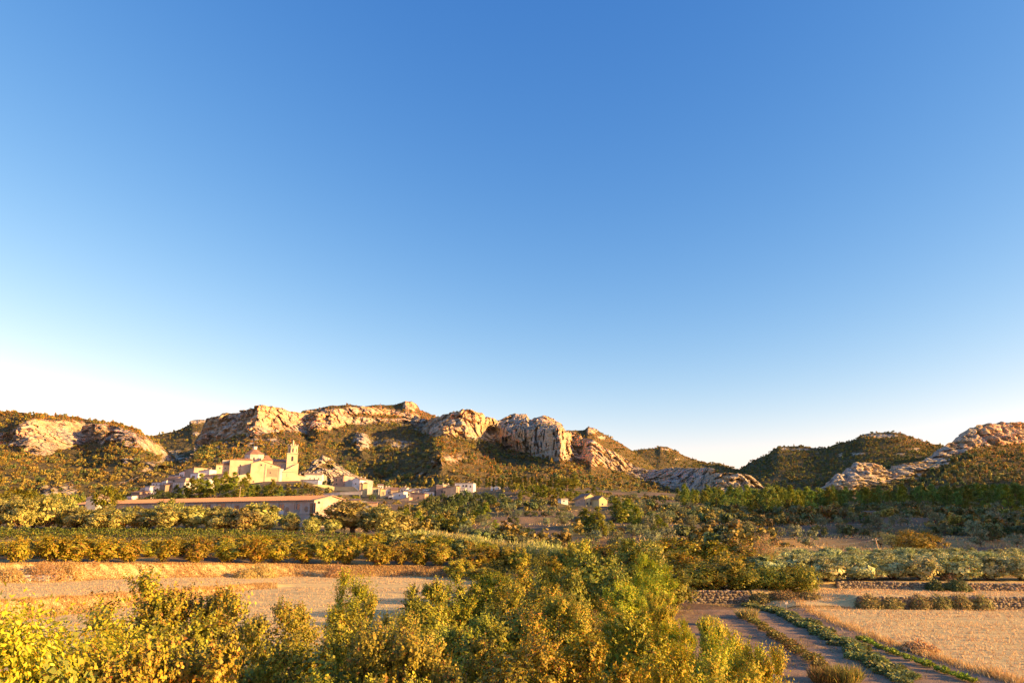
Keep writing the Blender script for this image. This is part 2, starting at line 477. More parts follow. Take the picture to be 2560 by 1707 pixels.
def loft(name, curves, rock, x0, x1, dx=1.8, dy=1.6, amp_r=11.0, amp_s=4.0, seed=1, patches=(), label=None,
         scale=1.0, crest_rough=1.0, mat=None, back=500.0, bumps=()):
    """a mountainside through surveyed lines (photo column, photo row, depth in metres), foot to crest, then the far side.
    rock[i] is how bare the strip between line i and i+1 is."""
    xs = np.arange(x0, x1 + dx, dx)
    cy, cY = zip(*[interp_curve(c, xs) for c in curves])
    rows_y, rows_Y, rows_r = [], [], []
    for i in range(len(curves) - 1):
        h = max(4, int(np.max(np.abs(cy[i] - cy[i + 1])) / dy))
        for k in range(h + (1 if i == len(curves) - 2 else 0)):
            tt = k / h
            rows_y.append(cy[i] * (1 - tt) + cy[i + 1] * tt)
            te = tt
            rows_Y.append(cY[i] * (1 - te) + cY[i + 1] * te)
            dpx = np.abs(cy[i] - cy[i + 1])
            r0 = rock[i - 1] if i > 0 else rock[0]
            r1 = rock[i + 1] if i + 1 < len(rock) else rock[i]
            wa = np.clip(1 - tt * dpx / 9.0, 0, 1) * 0.5
            wb = np.clip(1 - (1 - tt) * dpx / 9.0, 0, 1) * 0.5
            rows_r.append(rock[i] * (1 - wa - wb) + r0 * wa + r1 * wb)
    yy = np.array(rows_y); YY = np.array(rows_Y); rr = np.array(rows_r)
    xx = np.broadcast_to(xs, yy.shape)
    for (px, py, ax, ay, val) in patches:
        q = ((xx - px) / ax) ** 2 + ((yy - py) / ay) ** 2
        w = np.exp(-q * 1.2)
        rr = rr * (1 - w) + val * w
    for (px, py, ax, ay, dY) in bumps:       # spurs and ravines: nearer (-) or farther (+)
        q = ((xx - px) / ax) ** 2 + ((yy - py) / ay) ** 2
        YY = YY + dY * np.exp(-q)
    X, Y, Z = PT(xx, yy, YY)
    # the far side
    nb = 14
    bt = (np.arange(1, nb + 1) / nb)[:, None] ** 1.4
    X = np.vstack([X, X[-1] * (1 + 0 * bt)]); Y = np.vstack([Y, Y[-1] + bt * back]); Z = np.vstack([Z, Z[-1] - bt * back * 0.42])
    rr = np.vstack([rr, rr[-1:] * (1 - bt)])
    s = scale
    big2 = fbm(X / (120 * s), Y / (120 * s), Z / (200 * s), 3, seed + 2, True) - 0.55
    ridg = fbm(X / (46 * s), Y / (60 * s), Z / (120 * s), 4, seed, True) - 0.55
    flut = fbm(X / (15 * s), Y / (24 * s), Z / (90 * s), 3, seed + 3, True) - 0.55
    blok = fbm(X / (22 * s), Y / (22 * s), Z / (14 * s), 4, seed + 7) - 0.5
    ledge = fbm(X / (60 * s), Y / (60 * s), Z / (9 * s), 3, seed + 13, True) - 0.5
    big = fbm(X / (190 * s), Y / (190 * s), Z / (190 * s), 3, seed + 11) - 0.5
    crag = fbm(X / (8 * s), Y / (8 * s), Z / (13 * s), 3, seed + 41, True) - 0.6
    rk = np.clip(rr, 0, 1)
    wxj = 0.35 * fbm(X / (12 * s), Y / (12 * s), Z / (12 * s), 2, seed + 81)
    v1, g1 = worley(X / (24 * s) + wxj, Y / (34 * s), Z / (44 * s) + wxj, seed + 83)
    v2, g2 = worley(X / (10 * s), Y / (13 * s), Z / (15 * s) + wxj, seed + 87)
    block = 1.25 * (v1 - 0.5) - 0.35 * sstep(0.10, 0.0, g1) + 0.6 * (v2 - 0.5) - 0.25 * sstep(0.12, 0.0, g2)
    c1 = fbm(X / (34 * s), Y / (34 * s), Z / (170 * s), 2, seed + 51, True)
    c2 = fbm(X / (15 * s), Y / (15 * s), Z / (60 * s), 2, seed + 57, True)
    cracks = -0.9 * sstep(0.80, 0.97, c1) * sstep(0.4, 0.6, fbm(X / (80 * s), Y / (80 * s), Z / (40 * s), 2, seed + 53)) - 0.6 * sstep(0.82, 0.97, c2)
    wz = Z / (13 * s) + 1.6 * fbm(X / (70 * s), Y / (70 * s), Z / (70 * s), 2, seed + 61)
    fz = wz - np.floor(wz)
    beds = 0.40 * (0.5 - fz) * sstep(0.35, 0.6, fbm(X / (60 * s), Y / (60 * s), Z / (30 * s), 2, seed + 67))
    wx = (X * 0.8 + Y * 0.6) / (30 * s) + 1.2 * fbm(X / (50 * s), Y / (50 * s), Z / (80 * s), 2, seed + 71)
    facet = 0.35 * (np.abs((wx - np.floor(wx)) - 0.5) * 2 - 0.5)
    dn = rk * amp_r * (block + cracks + beds + 1.1 * big2 + 1.5 * ridg + 0.6 * flut + 0.7 * blok + 0.4 * ledge + 0.6 * crag) + (1 - rk) * amp_s * (2.6 * big + 1.2 * blok + 0.5 * crag)
    fade = np.minimum(1.0, (np.arange(X.shape[0]) / 6.0))[:, None]
    Y = Y - dn * fade
    X = X + fade * (rk * amp_r * 0.5 * (fbm(X / (30 * s), Y / (30 * s), Z / (40 * s), 3, seed + 23) - 0.5))
    Z = Z + fade * ((rk * 0.55 * amp_r * crest_rough + (1 - rk) * amp_s * 0.9) * (fbm(X / (26 * s), Y / (26 * s), Z / (26 * s), 4, seed + 31) - 0.5)
                    + (1 - rk) * amp_s * big)
    me = grid_mesh(name, X, Y, Z, mat or M_MOUNT, smooth=False)
    set_attr(me, 'rock', rr)
    o = tag(link(name, me), kind='structure')
    LOFTS[name + label if label else name] = (X, Y, Z, rr, xx.shape[0])
    return o

# main mountain behind the church
C_foot = [(200,1250,560),(300,1250,580),(480,1248,600),(640,1240,620),(800,1240,640),(950,1250,640),(1100,1255,620),(1300,1250,610),(1500,1258,610),(1700,1266,620),(1980,1270,640)]
C_low = [(200,1248,600),(320,1228,640),(420,1205,690),(520,1185,720),(600,1180,730),(700,1180,740),(800,1185,760),(880,1192,800),(950,1195,840),(1020,1200,800),(1080,1195,740),(1130,1195,720),(1200,1200,730),(1280,1205,760),(1340,1210,760),(1400,1212,730),(1500,1225,710),(1600,1240,730),(1700,1252,760),(1800,1258,780),(1980,1267,780)]
C_mid = [(200,1246,640),(320,1208,690),(400,1184,740),(460,1168,770),(500,1148,800),(560,1140,830),(620,1135,870),(680,1130,915),(740,1130,965),(790,1138,1000),(840,1146,1010),(890,1150,980),(930,1152,955),(1000,1155,910),(1050,1150,870),(1090,1142,835),(1105,1144,835),(1130,1150,860),(1180,1160,920),(1240,1165,990),(1310,1172,1000),(1370,1182,950),(1400,1186,905),(1430,1188,890),(1500,1202,930),(1560,1214,950),(1640,1230,930),(1700,1243,920),(1800,1252,900),(1900,1255,880),(1980,1266,860)]
C_base = [(200,1245,660),(320,1206,720),(400,1180,790),(460,1164,860),(492,1143,930),(505,1118,1240),(530,1106,1230),(560,1100,1200),(600,1092,1160),(640,1086,1120),(690,1082,1160),(735,1076,1215),(770,1090,1230),(795,1078,1200),(830,1074,1240),(860,1064,1310),(920,1056,1370),(985,1052,1420),(1030,1062,1420),(1060,1085,1320),(1085,1092,1180),(1110,1093,1120),(1160,1096,1150),(1200,1098,1185),(1250,1103,1250),(1262,1119,1225),(1300,1128,1165),(1345,1142,1085),(1400,1153,1000),(1414,1154,1035),(1436,1150,1080),(1462,1152,1060),(1476,1160,1000),(1520,1170,1060),(1568,1186,1130),(1600,1198,1090),(1640,1210,1050),(1700,1230,1000),(1760,1244,930),(1800,1246,880),(1860,1247,890),(1930,1251,930),(1980,1265,940)]
C_crest = [(200,1244,680),(320,1204,750),(400,1176,830),(450,1161,900),(490,1139,980),(501,1102,1330),(507,1068,1370),(520,1047,1360),(560,1037,1310),(600,1031,1260),(635,1022,1210),(650,1015,1195),(690,1018,1235),(735,1028,1290),(772,1034,1330),(786,1031,1290),(840,1023,1330),(880,1019,1390),(930,1020,1440),(985,1026,1500),(1035,1040,1500),(1070,1050,1400),(1095,1042,1290),(1130,1032,1230),(1160,1026,1225),(1185,1028,1245),(1220,1040,1270),(1247,1050,1310),(1256,1047,1330),(1275,1038,1340),(1300,1036,1345),(1316,1036,1350),(1325,1049,1370),(1342,1041,1330),(1357,1038,1330),(1380,1045,1340),(1402,1058,1330),(1412,1076,1230),(1430,1082,1180),(1480,1102,1130),(1520,1123,1160),(1560,1143,1210),(1582,1160,1210),(1620,1176,1160),(1700,1171,1090),(1770,1169,1000),(1795,1182,970),(1840,1186,960),(1870,1192,970),(1895,1212,980),(1920,1226,990),(1940,1246,995),(1980,1264,1000)]
_cc = sorted(C_crest)
_lx = [c[0] for c in _cc]
C_ledge = [(x, y + 3, Y - 8) for x, y, Y in _cc if x < 1185 or x > 1415] + [(1186,1036,1225),(1205,1052,1235),(1225,1062,1260),(1250,1071,1262),(1262,1072,1240),(1300,1072,1180),(1345,1073,1100),(1393,1074,1012),(1402,1076,1012),(1412,1082,1060)]
loft('mountain', [C_foot, C_low, C_mid, C_base, C_ledge, C_crest], [0.1, 0.12, 0.2, 1.0, 0.85], 200, 1980, amp_r=14, amp_s=9, seed=3,
     patches=[(340,1120,40,25,0.0),(620,1110,60,10,0.55),(560,1120,40,15,0.5),(1130,1150,40,14,0.75),(1090,1160,35,14,0.6),
              (930,1110,50,16,0.55),(1000,1110,60,14,0.6),(1050,1190,50,8,0.6),(960,1200,60,8,0.6),(1230,1075,60,12,1.0),
              (900,1040,40,5,0.25),(970,1042,60,6,0.1),(1720,1205,40,12,0.5),(1000,1185,30,8,0.3),(690,1105,14,12,0.7),(640,1120,12,16,0.7),
              (1440,1175,60,6,0.15),(1275,1058,60,3,0.5),(1390,1195,60,8,0.4),(906,1104,20,24,1.0),(640,1095,30,10,0.7),(560,1150,60,8,0.4),(660,1140,20,10,0.6),(720,1100,20,10,0.5)],
     bumps=[(1225,1082,26,20,70),(1452,1128,13,24,45),(1105,1130,22,34,-70),(1350,1185,40,16,-40),(1270,1130,60,22,40),(906,1106,19,26,-75),(935,1108,20,26,60)])

# the rock knoll beside the church
loft('rock_knoll', [[(725,1262,545),(800,1266,540),(880,1266,545),(925,1262,560)], [(725,1200,580),(760,1190,585),(800,1185,575),(850,1190,590),(925,1202,620)],
                    [(725,1196,600),(750,1188,605),(775,1172,605),(792,1152,612),(815,1143,618),(832,1147,625),(855,1166,630),(880,1180,635),(902,1195,640),(925,1203,640)]],
     [0.95, 0.95], 725, 925, dx=1.6, dy=1.6, amp_r=7, seed=13, back=80, scale=0.4, crest_rough=1.4, patches=[(815,1165,16,9,0.15)])

# higher ground behind the main mountain
loft('mountain_shoulder', [[(735,1075,1500),(850,1060,1500),(1000,1052,1520),(1060,1060,1560),(1160,1075,1600)],
                           [(735,1046,1620),(757,1029,1630),(775,1024,1640),(830,1016,1650),(870,1012,1660),(910,1016,1670),(950,1013,1690),(990,1012,1720),(1004,1008,1720),(1014,1003,1710),(1030,1003,1720),(1044,1013,1740),(1050,1024,1760),(1070,1032,1780),(1096,1044,1800),(1160,1074,1800)]],
     [0.3], 735, 1160, amp_r=12, amp_s=5, seed=21, patches=[(1027,1013,20,12,1.0),(985,1035,40,9,0.75),(1025,1040,30,9,0.7),(800,1026,50,6,0.7)])
loft('mountain_shoulder', [[(1385,1125,1300),(1480,1160,1300),(1580,1200,1300),(1640,1215,1300)],
                           [(1385,1078,1500),(1412,1076,1500),(1440,1076,1510),(1461,1075,1520),(1468,1068,1515),(1486,1070,1520),(1505,1083,1540),(1545,1104,1560),(1580,1126,1580),(1600,1140,1600),(1640,1172,1600)]],
     [0.2], 1385, 1640, amp_r=10, amp_s=5, seed=25, label='b', patches=[(1478,1078,14,9,1.0),(1505,1094,16,7,0.8),(1545,1118,30,8,0.4)])
loft('far_hill', [[(1540,1180,1700),(1700,1185,1700),(1880,1195,1700)],
                  [(1540,1140,1950),(1575,1128,1950),(1610,1122,1960),(1640,1119,1970),(1650,1115,1970),(1668,1116,1980),(1690,1126,1990),(1712,1138,2000),(1745,1149,2000),(1775,1156,2000),(1800,1156,2000),(1830,1167,2000),(1855,1176,2000),(1880,1194,2000)]],
     [0.08], 1540, 1880, amp_r=10, amp_s=7, seed=29, patches=[(1670,1122,25,4,0.7),(1690,1147,16,8,0.55)])

# left mountain and the gorge behind it
loft('mountain', [[(-500,1260,520),(0,1262,520),(200,1262,540),(400,1258,560),(520,1255,600)],
                  [(-500,1215,620),(0,1212,640),(100,1218,650),(160,1212,640),(240,1214,660),(320,1205,720),(400,1195,800),(460,1190,880),(520,1200,900)],
                  [(-500,1160,740),(0,1160,800),(100,1165,870),(190,1157,945),(215,1155,945),(280,1150,880),(360,1155,820),(420,1168,800),(470,1180,830),(520,1198,900)],
                  [(-500,1125,1000),(-40,1118,1020),(20,1116,1030),(50,1124,1010),(78,1136,985),(110,1140,1000),(150,1128,1040),(186,1112,1080),(215,1103,1120),(230,1101,1100),(270,1102,1050),(320,1110,1000),(350,1118,985),(400,1140,1090),(440,1160,1100),(470,1176,1100),(520,1197,1100)],
                  [(-500,1090,1080),(-20,1084,1090),(30,1084,1090),(60,1064,1060),(100,1049,1060),(165,1051,1120),(212,1056,1200),(245,1060,1165),(300,1068,1100),(340,1082,1060),(375,1098,1050),(410,1122,1160),(440,1152,1160),(470,1172,1160),(520,1196,1160)],
                  [(-500,1060,1250),(-100,1034,1250),(10,1028,1240),(60,1035,1230),(110,1037,1230),(160,1042,1240),(200,1044,1250),(265,1057,1240),(300,1063,1220),(340,1075,1220),(375,1093,1220),(410,1118,1210),(440,1148,1200),(470,1169,1190),(520,1195,1180)]],
     [0.1, 0.1, 0.15, 1.0, 0.15], -500, 520, amp_r=15, amp_s=9, seed=41, label='left',
     patches=[(20,1100,30,12,0.5),(165,1222,55,16,0.85),(120,1230,30,10,0.8),(330,1150,20,16,0.8),(380,1165,25,16,0.75),(350,1185,40,10,0.55),(410,1150,20,14,0.9),(390,1120,25,12,0.8),
              (10,1040,30,6,0.4),(270,1090,45,10,0.95),(470,1180,20,10,0.7)],
     bumps=[(100,1150,40,30,-30)])
loft('far_hill', [[(350,1190,1350),(430,1180,1350),(560,1160,1350)], [(350,1130,1500),(400,1125,1500),(450,1118,1500),(560,1110,1500)],
                  [(350,1100,1700),(372,1091,1700),(388,1089,1700),(430,1080,1720),(458,1070,1730),(474,1062,1735),(480,1051,1735),(500,1049,1740),(524,1051,1750),(560,1055,1760)]],
     [0.4, 0.1], 350, 560, amp_r=10, amp_s=6, seed=47, label='gorge', patches=[(490,1055,30,5,0.9),(495,1085,14,6,0.9),(430,1140,30,14,0.9)])

# right: wooded far hill with a flat rock cap, and the near rock ridge
loft('far_hill', [[(1780,1268,1000),(2000,1262,1000),(2300,1230,1100),(2480,1190,1200)],
                  [(1780,1225,1400),(1900,1215,1380),(2050,1200,1330),(2200,1170,1280),(2350,1150,1230),(2480,1150,1200)],
                  [(1780,1205,1900),(1830,1186,1890),(1850,1174,1890),(1880,1153,1890),(1920,1136,1890),(1935,1122,1885),(1945,1116,1880),(1975,1116,1870),(2000,1115,1860),(2040,1119,1840),(2070,1118,1830),(2100,1107,1820),(2132,1101,1810),(2146,1096,1800),(2150,1088,1790),(2172,1084,1780),(2235,1083,1740),(2260,1088,1720),(2300,1102,1690),(2330,1110,1660),(2360,1114,1640),(2480,1140,1560)]],
     [0.03, 0.06], 1780, 2480, amp_r=8, amp_s=8, seed=53, label='right', patches=[(2195,1091,55,6,1.0),(2000,1124,38,4,0.75),(2035,1133,16,4,0.6),(2145,1135,26,5,0.9),(2250,1135,22,5,0.8),(2285,1122,26,5,0.7),(2100,1138,8,5,0.7),(1960,1122,14,6,0.6)])
G_crest = [(2030,1262,800),(2040,1246,815),(2048,1222,825),(2062,1204,835),(2075,1196,840),(2090,1184,850),(2112,1191,870),(2117,1169,880),(2128,1160,885),(2160,1157,900),(2185,1163,920),(2205,1170,930),(2222,1176,945),(2230,1164,940),(2245,1159,945),(2300,1155,970),(2318,1146,980),(2335,1140,990),(2345,1126,1000),(2365,1109,1020),(2393,1100,1045),(2400,1088,1055),(2415,1076,1070),(2432,1065,1080),(2470,1060,1110),(2520,1056,1150),(2560,1058,1180),(2700,1060,1280),(2900,1075,1350),(3300,1130,1400)]
G_base = [(2030,1263,770),(2050,1255,770),(2090,1245,780),(2115,1232,795),(2150,1214,820),(2200,1204,840),(2250,1200,860),(2300,1188,890),(2350,1172,920),(2385,1145,960),(2410,1128,985),(2440,1116,1010),(2480,1113,1040),(2560,1108,1100),(2700,1110,1200),(2900,1120,1250),(3300,1160,1300)]
loft('mountain', [[(2030,1270,640),(2200,1272,620),(2400,1275,600),(2560,1280,590),(3300,1290,560)],
                  [(2030,1265,740),(2120,1250,745),(2200,1238,745),(2300,1225,740),(2400,1205,730),(2560,1195,710),(2900,1190,700),(3300,1210,700)],
                  G_base, G_crest], [0.06, 0.1, 1.0], 2030, 3300, amp_r=14, amp_s=7, seed=61, label='right',
     patches=[(2170,1205,60,10,0.7),(2270,1195,60,10,0.65),(2200,1245,14,8,0.7),(2215,1230,20,10,0.45),(2370,1200,14,8,0.3)])

# added hill right of the frame, crest and notches shaped to shade the valley
_hy = np.linspace(-582, 700, 260); _hx = np.linspace(-1, 1, 40)
_HY, _HU = np.meshgrid(_hy, _hx, indexing='ij')
_hz = np.interp(_hy + 62, [-520, -400, -250, -130, -50, -8, 16, 50, 110, 128, 137, 146, 190, 250, 318, 335, 352, 370, 480, 600, 760], [4, 20, 70, 115, 135, 142, 148, 152, 158, 156, 144, 154, 152, 148, 146, 132, 133, 146, 144, 118, 10])
_HX = 740 + 260 * _HU + 0.03 * _HY
_HZ = 2 + (_hz[:, None] - 2) * np.clip(1 - np.abs(_HU) ** 1.5, 0, 1) + 5 * (fbm(_HX / 60, _HY / 60, 0 * _HX, 3, 77) - 0.5) * (1 - np.abs(_HU))
me = grid_mesh('shade_hill', _HX, _HY, _HZ, M_MOUNT)
set_attr(me, 'rock', 0 * _HX)
tag(link('shade_hill', me), kind='structure')

# ------------------------------------------------------------------ foliage builders
def unit(v):
    return v / np.maximum(np.linalg.norm(v, axis=1, keepdims=True), 1e-9)

def leaf_quads(P, D, L, asp, rng, up=0.3, curl=0.15, N=None):
    """one folded diamond per leaf: base P, long axis D, length L"""
    n = len(P)
    D = unit(D)
    nn = rng.normal(size=(n, 3)); nn[:, 2] += up * 2
    if N is not None: nn = nn * 0.34 + N * 1.3
    nn = nn - (nn * D).sum(1, keepdims=True) * D
    nn = unit(nn)
    S = np.cross(D, nn)
    L = np.broadcast_to(np.asarray(L, float).reshape(-1, 1), (n, 1))
    W = L * asp * 0.5
    m = P + D * L * 0.45 + nn * L * curl
    tip = P + D * L - nn * L * curl * 0.4
    V = np.empty((n, 4, 3))
    V[:, 0] = P; V[:, 1] = m + S * W; V[:, 2] = tip; V[:, 3] = m - S * W
    F = np.arange(n * 4).reshape(n, 4)
    return V.reshape(-1, 3), F

def tube_path(pts, radii, n=5):
    """tapered tube through points -> V,F"""
    pts = np.asarray(pts, float); k = len(pts)
    d = np.gradient(pts, axis=0); d = unit(d)
    ref = np.where(np.abs(d[:, 2:3]) > 0.9, np.array([[1.0, 0, 0]]), np.array([[0, 0, 1.0]]))
    a = unit(np.cross(d, ref)); b = np.cross(d, a)
    ang = 2 * np.pi * np.arange(n) / n
    V = pts[:, None, :] + (a[:, None, :] * np.cos(ang)[None, :, None] + b[:, None, :] * np.sin(ang)[None, :, None]) * np.asarray(radii)[:, None, None]
    V = V.reshape(-1, 3)
    F = []
    for i in range(k - 1):
        for j in range(n):
            F.append((i * n + j, i * n + (j + 1) % n, (i + 1) * n + (j + 1) % n, (i + 1) * n + j))
    return V, np.array(F, dtype=np.int32)

def join_vf(parts):
    Vs, Fs, b = [], [], 0
    for V, F in parts:
        Vs.append(V); Fs.append(F + b); b += len(V)
    return np.vstack(Vs), np.vstack(Fs)

def limb(p0, p1, r0, r1, rng, k=5, wob=0.12, n=5):
    p0 = np.asarray(p0, float); p1 = np.asarray(p1, float)
    t = np.linspace(0, 1, k)[:, None]
    L = np.linalg.norm(p1 - p0)
    pts = p0 * (1 - t) + p1 * t
    pts[1:-1] += rng.normal(size=(k - 2, 3)) * L * wob * 0.4
    pts[:, 2] += (np.sin(t[:, 0] * np.pi) * L * 0.06)
    return tube_path(pts, r0 * (1 - t[:, 0]) + r1 * t[:, 0], n)

def blob_crown(rng, h, rx, rz, hc, B, rb, T, Lf, leaf, asp, up=0.5, tw=0.8, shell=0.55, droop=0.0, flat_bottom=0.5,
               stems=4, trunk_r=0.12, trunk_h=0.8, curl=0.15, leafup=0.3, twig_r=0.0, shape='round', core=0):
    """trunk and limbs that carry boughs; every bough is twigs with leaves along them"""
    C = []
    while len(C) < B:
        v = rng.normal(size=3); v /= np.linalg.norm(v)
        r = shell + (1 - shell) * rng.random() ** 0.6
        if rng.random() < 0.18: r *= 0.6
        p = v * r
        if p[2] < -flat_bottom: p[2] = -flat_bottom + 0.1 * rng.random()
        if shape == 'cone':
            zz = (p[2] + 1) / 2
            w = np.clip(1.12 - 0.92 * zz, 0.12, 1) * (0.85 + 0.3 * rng.random())
            q = np.array([p[0] * w * rx, p[1] * w * rx, hc + p[2] * rz])
        elif shape == 'umbrella':
            q = np.array([p[0] * rx, p[1] * rx, hc + abs(p[2]) * rz])
        else:
            lump = 0.82 + 0.36 * rng.random()
            q = np.array([p[0] * rx * lump, p[1] * rx * lump, hc + p[2] * rz * (0.85 + 0.3 * rng.random())])
        C.append(q)
    C = np.array(C)
    rbs = rb * (0.7 + 0.6 * rng.random(B))
    # twigs
    bi = np.repeat(np.arange(B), T)
    d0 = unit(rng.normal(size=(B * T, 3)))
    base = C[bi] + d0 * rbs[bi][:, None] * 0.35 * rng.random((B * T, 1))
    outw = C[bi] - np.array([0, 0, hc - 0.4 * rz])
    outw = unit(outw)
    D = unit(d0 * 0.75 + outw * 0.6 + np.array([0, 0, up]) + rng.normal(size=(B * T, 3)) * 0.2)
    TL = tw * rbs[bi] * (0.6 + 0.8 * rng.random(B * T))
    ti = np.repeat(np.arange(B * T), Lf)
    s = (np.tile(np.arange(Lf), B * T) + rng.random(B * T * Lf)) / Lf
    P = base[ti] + D[ti] * (TL[ti] * s)[:, None]
    P[:, 2] -= droop * (s ** 2) * TL[ti]
    LD = unit(D[ti] * 0.55 + unit(rng.normal(size=(len(ti), 3))) * 0.9 + np.array([0, 0, -droop * 0.8 + up * 0.25]))
    sz = leaf * (0.65 + 0.7 * rng.random(len(ti)))
    bl = C[bi[ti]]
    NN = unit(unit(P - bl) + 0.6 * outw[bi[ti]] + np.array([0, 0, 0.15]))
    LD = unit(LD - 0.6 * (LD * NN).sum(1, keepdims=True) * NN)
    V, F = leaf_quads(P, LD, sz, asp, rng, leafup, curl, NN)
    if core:
        cp = unit(rng.normal(size=(core, 3))) * (0.80 * rng.random((core, 1)) ** 0.34) * [rx, rx, rz] + [0, 0, hc]
        cn = unit(cp - [0, 0, hc - 0.3 * rz])
        cd = unit(np.cross(cn, rng.normal(size=(core, 3))))
        Vc, Fc = leaf_quads(cp - cd * leaf * 1.1, cd, leaf * 2.2 * (0.8 + 0.4 * rng.random(core)), 0.9, rng, 0.3, 0.1, cn)
        V = np.vstack([V, Vc])
    keep = V.reshape(-1, 4, 3)[:, :, 2].min(1) > 0.02
    V = V.reshape(-1, 4, 3)[keep].reshape(-1, 3); F = np.arange(len(V)).reshape(-1, 4)
    # wood
    parts = []
    th = trunk_h
    stems_n = max(1, stems)
    order = rng.permutation(B)
    if shape == 'cone':
        parts.append(limb((0, 0, -0.4), (0, 0, h * 0.93), trunk_r, trunk_r * 0.2, rng, 7, 0.05))
        for b in order[:min(B, 14)]:
            c = C[b]; zb = max(th * 0.6, c[2] - 0.25 * np.hypot(c[0], c[1]))
            parts.append(limb((0, 0, zb), c, trunk_r * 0.35, trunk_r * 0.1, rng, 4, 0.1, 4))
    else:
        fork = [np.array([0, 0, th])] * stems_n
        if stems_n == 1 or trunk_h > 0.5:
            parts.append(limb((0, 0, -0.4), (0, 0, th), trunk_r * 1.25, trunk_r, rng, 5, 0.06, 7))
        for k in range(min(B, 5 + 3 * stems_n)):
            c = C[order[k]]
            p0 = np.array([0, 0, th * (0.9 if trunk_h > 0.5 else 0.0)]) + (rng.normal(size=3) * [0.12, 0.12, 0.0] if trunk_h <= 0.5 else 0)
            parts.append(limb(p0, c, trunk_r * 0.62, trunk_r * 0.16, rng, 6, 0.14, 5))
    if twig_r > 0:
        sel = rng.choice(B * T, min(B * T, 260), replace=False)
        for q in sel:
            e = base[q] + D[q] * TL[q]; e[2] -= droop * TL[q]
            parts.append(limb(C[bi[q]], e, twig_r, twig_r * 0.5, rng, 3, 0.1, 3))
    W = join_vf(parts)
    return (V, F), W

def reed_clump(rng, h, r, n, w):
    """a stand of cane: upright stems with long arching leaves"""
    a = rng.random(n) * 2 * np.pi; rr = r * np.sqrt(rng.random(n))
    hh = h * (0.55 + 0.45 * rng.random(n)) * (1 - 0.35 * (rr / r) ** 2)
    base = np.stack([rr * np.cos(a), rr * np.sin(a), 0 * a], 1)
    lean = np.stack([np.cos(a) * 0.16 * rr / r + rng.normal(size=n) * 0.06, np.sin(a) * 0.16 * rr / r + rng.normal(size=n) * 0.06, np.ones(n)], 1)
    k = 9
    si = np.repeat(np.arange(n), k); s = np.tile((np.arange(k) + 0.5) / k, n)
    P = base[si] + lean[si] * (hh[si] * (0.15 + 0.85 * s))[:, None]
    D = unit(lean[si] * 0.9 + unit(rng.normal(size=(n * k, 3))) * 0.55)
    V, F = leaf_quads(P, D, w * 7 * (0.6 + 0.8 * rng.random(n * k)), 0.13, rng, 0.2, 0.12)
    S, G = leaf_quads(base, lean, hh * 0.9, 0.02, rng, 0.0, 0.0)
    return join_vf([(V, F), (S, G)])

# ------------------------------------------------------------------ foliage colours
BARK = simple_mat('bark_grey', (0.16, 0.12, 0.085), (0.075, 0.055, 0.04), 6.0, 0.95, 0.8, 14.0)
BARK_PINE = simple_mat('bark_pine', (0.20, 0.125, 0.08), (0.10, 0.065, 0.045), 5.0, 0.95, 0.8, 12.0)
M_HAZEL = leaf_mat('leaf_hazel', (0.42, 0.385, 0.027), (0.16, 0.17, 0.022), (0.38, 0.22, 0.03), 0.06, 0.10, 0.16)
M_ORCH = leaf_mat('leaf_orchard', (0.44, 0.368, 0.027), (0.18, 0.175, 0.022), (0.46, 0.239, 0.029), 0.16, 0.16, 0.18)
M_BRIGHT = leaf_mat('leaf_yellow_green', (0.44, 0.46, 0.024), (0.27, 0.30, 0.022), (0.44, 0.36, 0.03), 0.06, 0.20, 0.10)
M_WALNUT = leaf_mat('leaf_walnut', (0.50, 0.54, 0.030), (0.32, 0.38, 0.028), (0.48, 0.42, 0.03), 0.08, 0.30, 0.10, 0.45)
M_MIDGREEN = leaf_mat('leaf_mid_green', (0.27, 0.28, 0.034), (0.14, 0.16, 0.028), None, 0, 0.14, 0.18)
M_OLIVE_L = leaf_mat('leaf_olive_old', (0.48, 0.442, 0.119), (0.26, 0.254, 0.076), None, 0, 0.12, 0.16)
M_OLIVE_R = leaf_mat('leaf_olive_young', (0.60, 0.61, 0.25), (0.28, 0.31, 0.135), None, 0, 0.12, 0.14)
M_OLIVE_F = leaf_mat('leaf_olive_far', (0.33, 0.35, 0.17), (0.18, 0.21, 0.11), None, 0, 0.12, 0.2)
M_PINE = leaf_mat('needle_pine', (0.36, 0.372, 0.029), (0.15, 0.177, 0.024), None, 0, 0.16, 0.22)
M_PINE_D = leaf_mat('needle_pine_dark', (0.26, 0.34, 0.052), (0.13, 0.19, 0.040), None, 0, 0.16, 0.25)
M_CYP = leaf_mat('needle_cypress', (0.20, 0.22, 0.034), (0.08, 0.10, 0.026), None, 0, 0.10, 0.2)
M_DARK = leaf_mat('leaf_dark_evergreen', (0.38, 0.36, 0.034), (0.15, 0.165, 0.027), (0.32, 0.26, 0.03), 0.05, 0.14, 0.12)
M_OAK = leaf_mat('leaf_holm_oak', (0.46, 0.368, 0.031), (0.22, 0.184, 0.025), None, 0, 0.14, 0.12)
M_FEATHER = leaf_mat('leaf_tamarisk', (0.56, 0.44, 0.16), (0.40, 0.31, 0.12), None, 0, 0.26, 0.08)
M_CANE = leaf_mat('leaf_cane', (0.54, 0.50, 0.14), (0.28, 0.29, 0.08), (0.56, 0.50, 0.26), 0.2, 0.22, 0.12)
M_VINE = leaf_mat('leaf_vine', (0.19, 0.235, 0.028), (0.095, 0.14, 0.024), (0.32, 0.26, 0.03), 0.10, 0.2, 0.12)
M_DRY = leaf_mat('dry_grass', (0.60, 0.405, 0.136), (0.42, 0.267, 0.085), (0.58, 0.460, 0.238), 0.3, 0.25, 0.05)
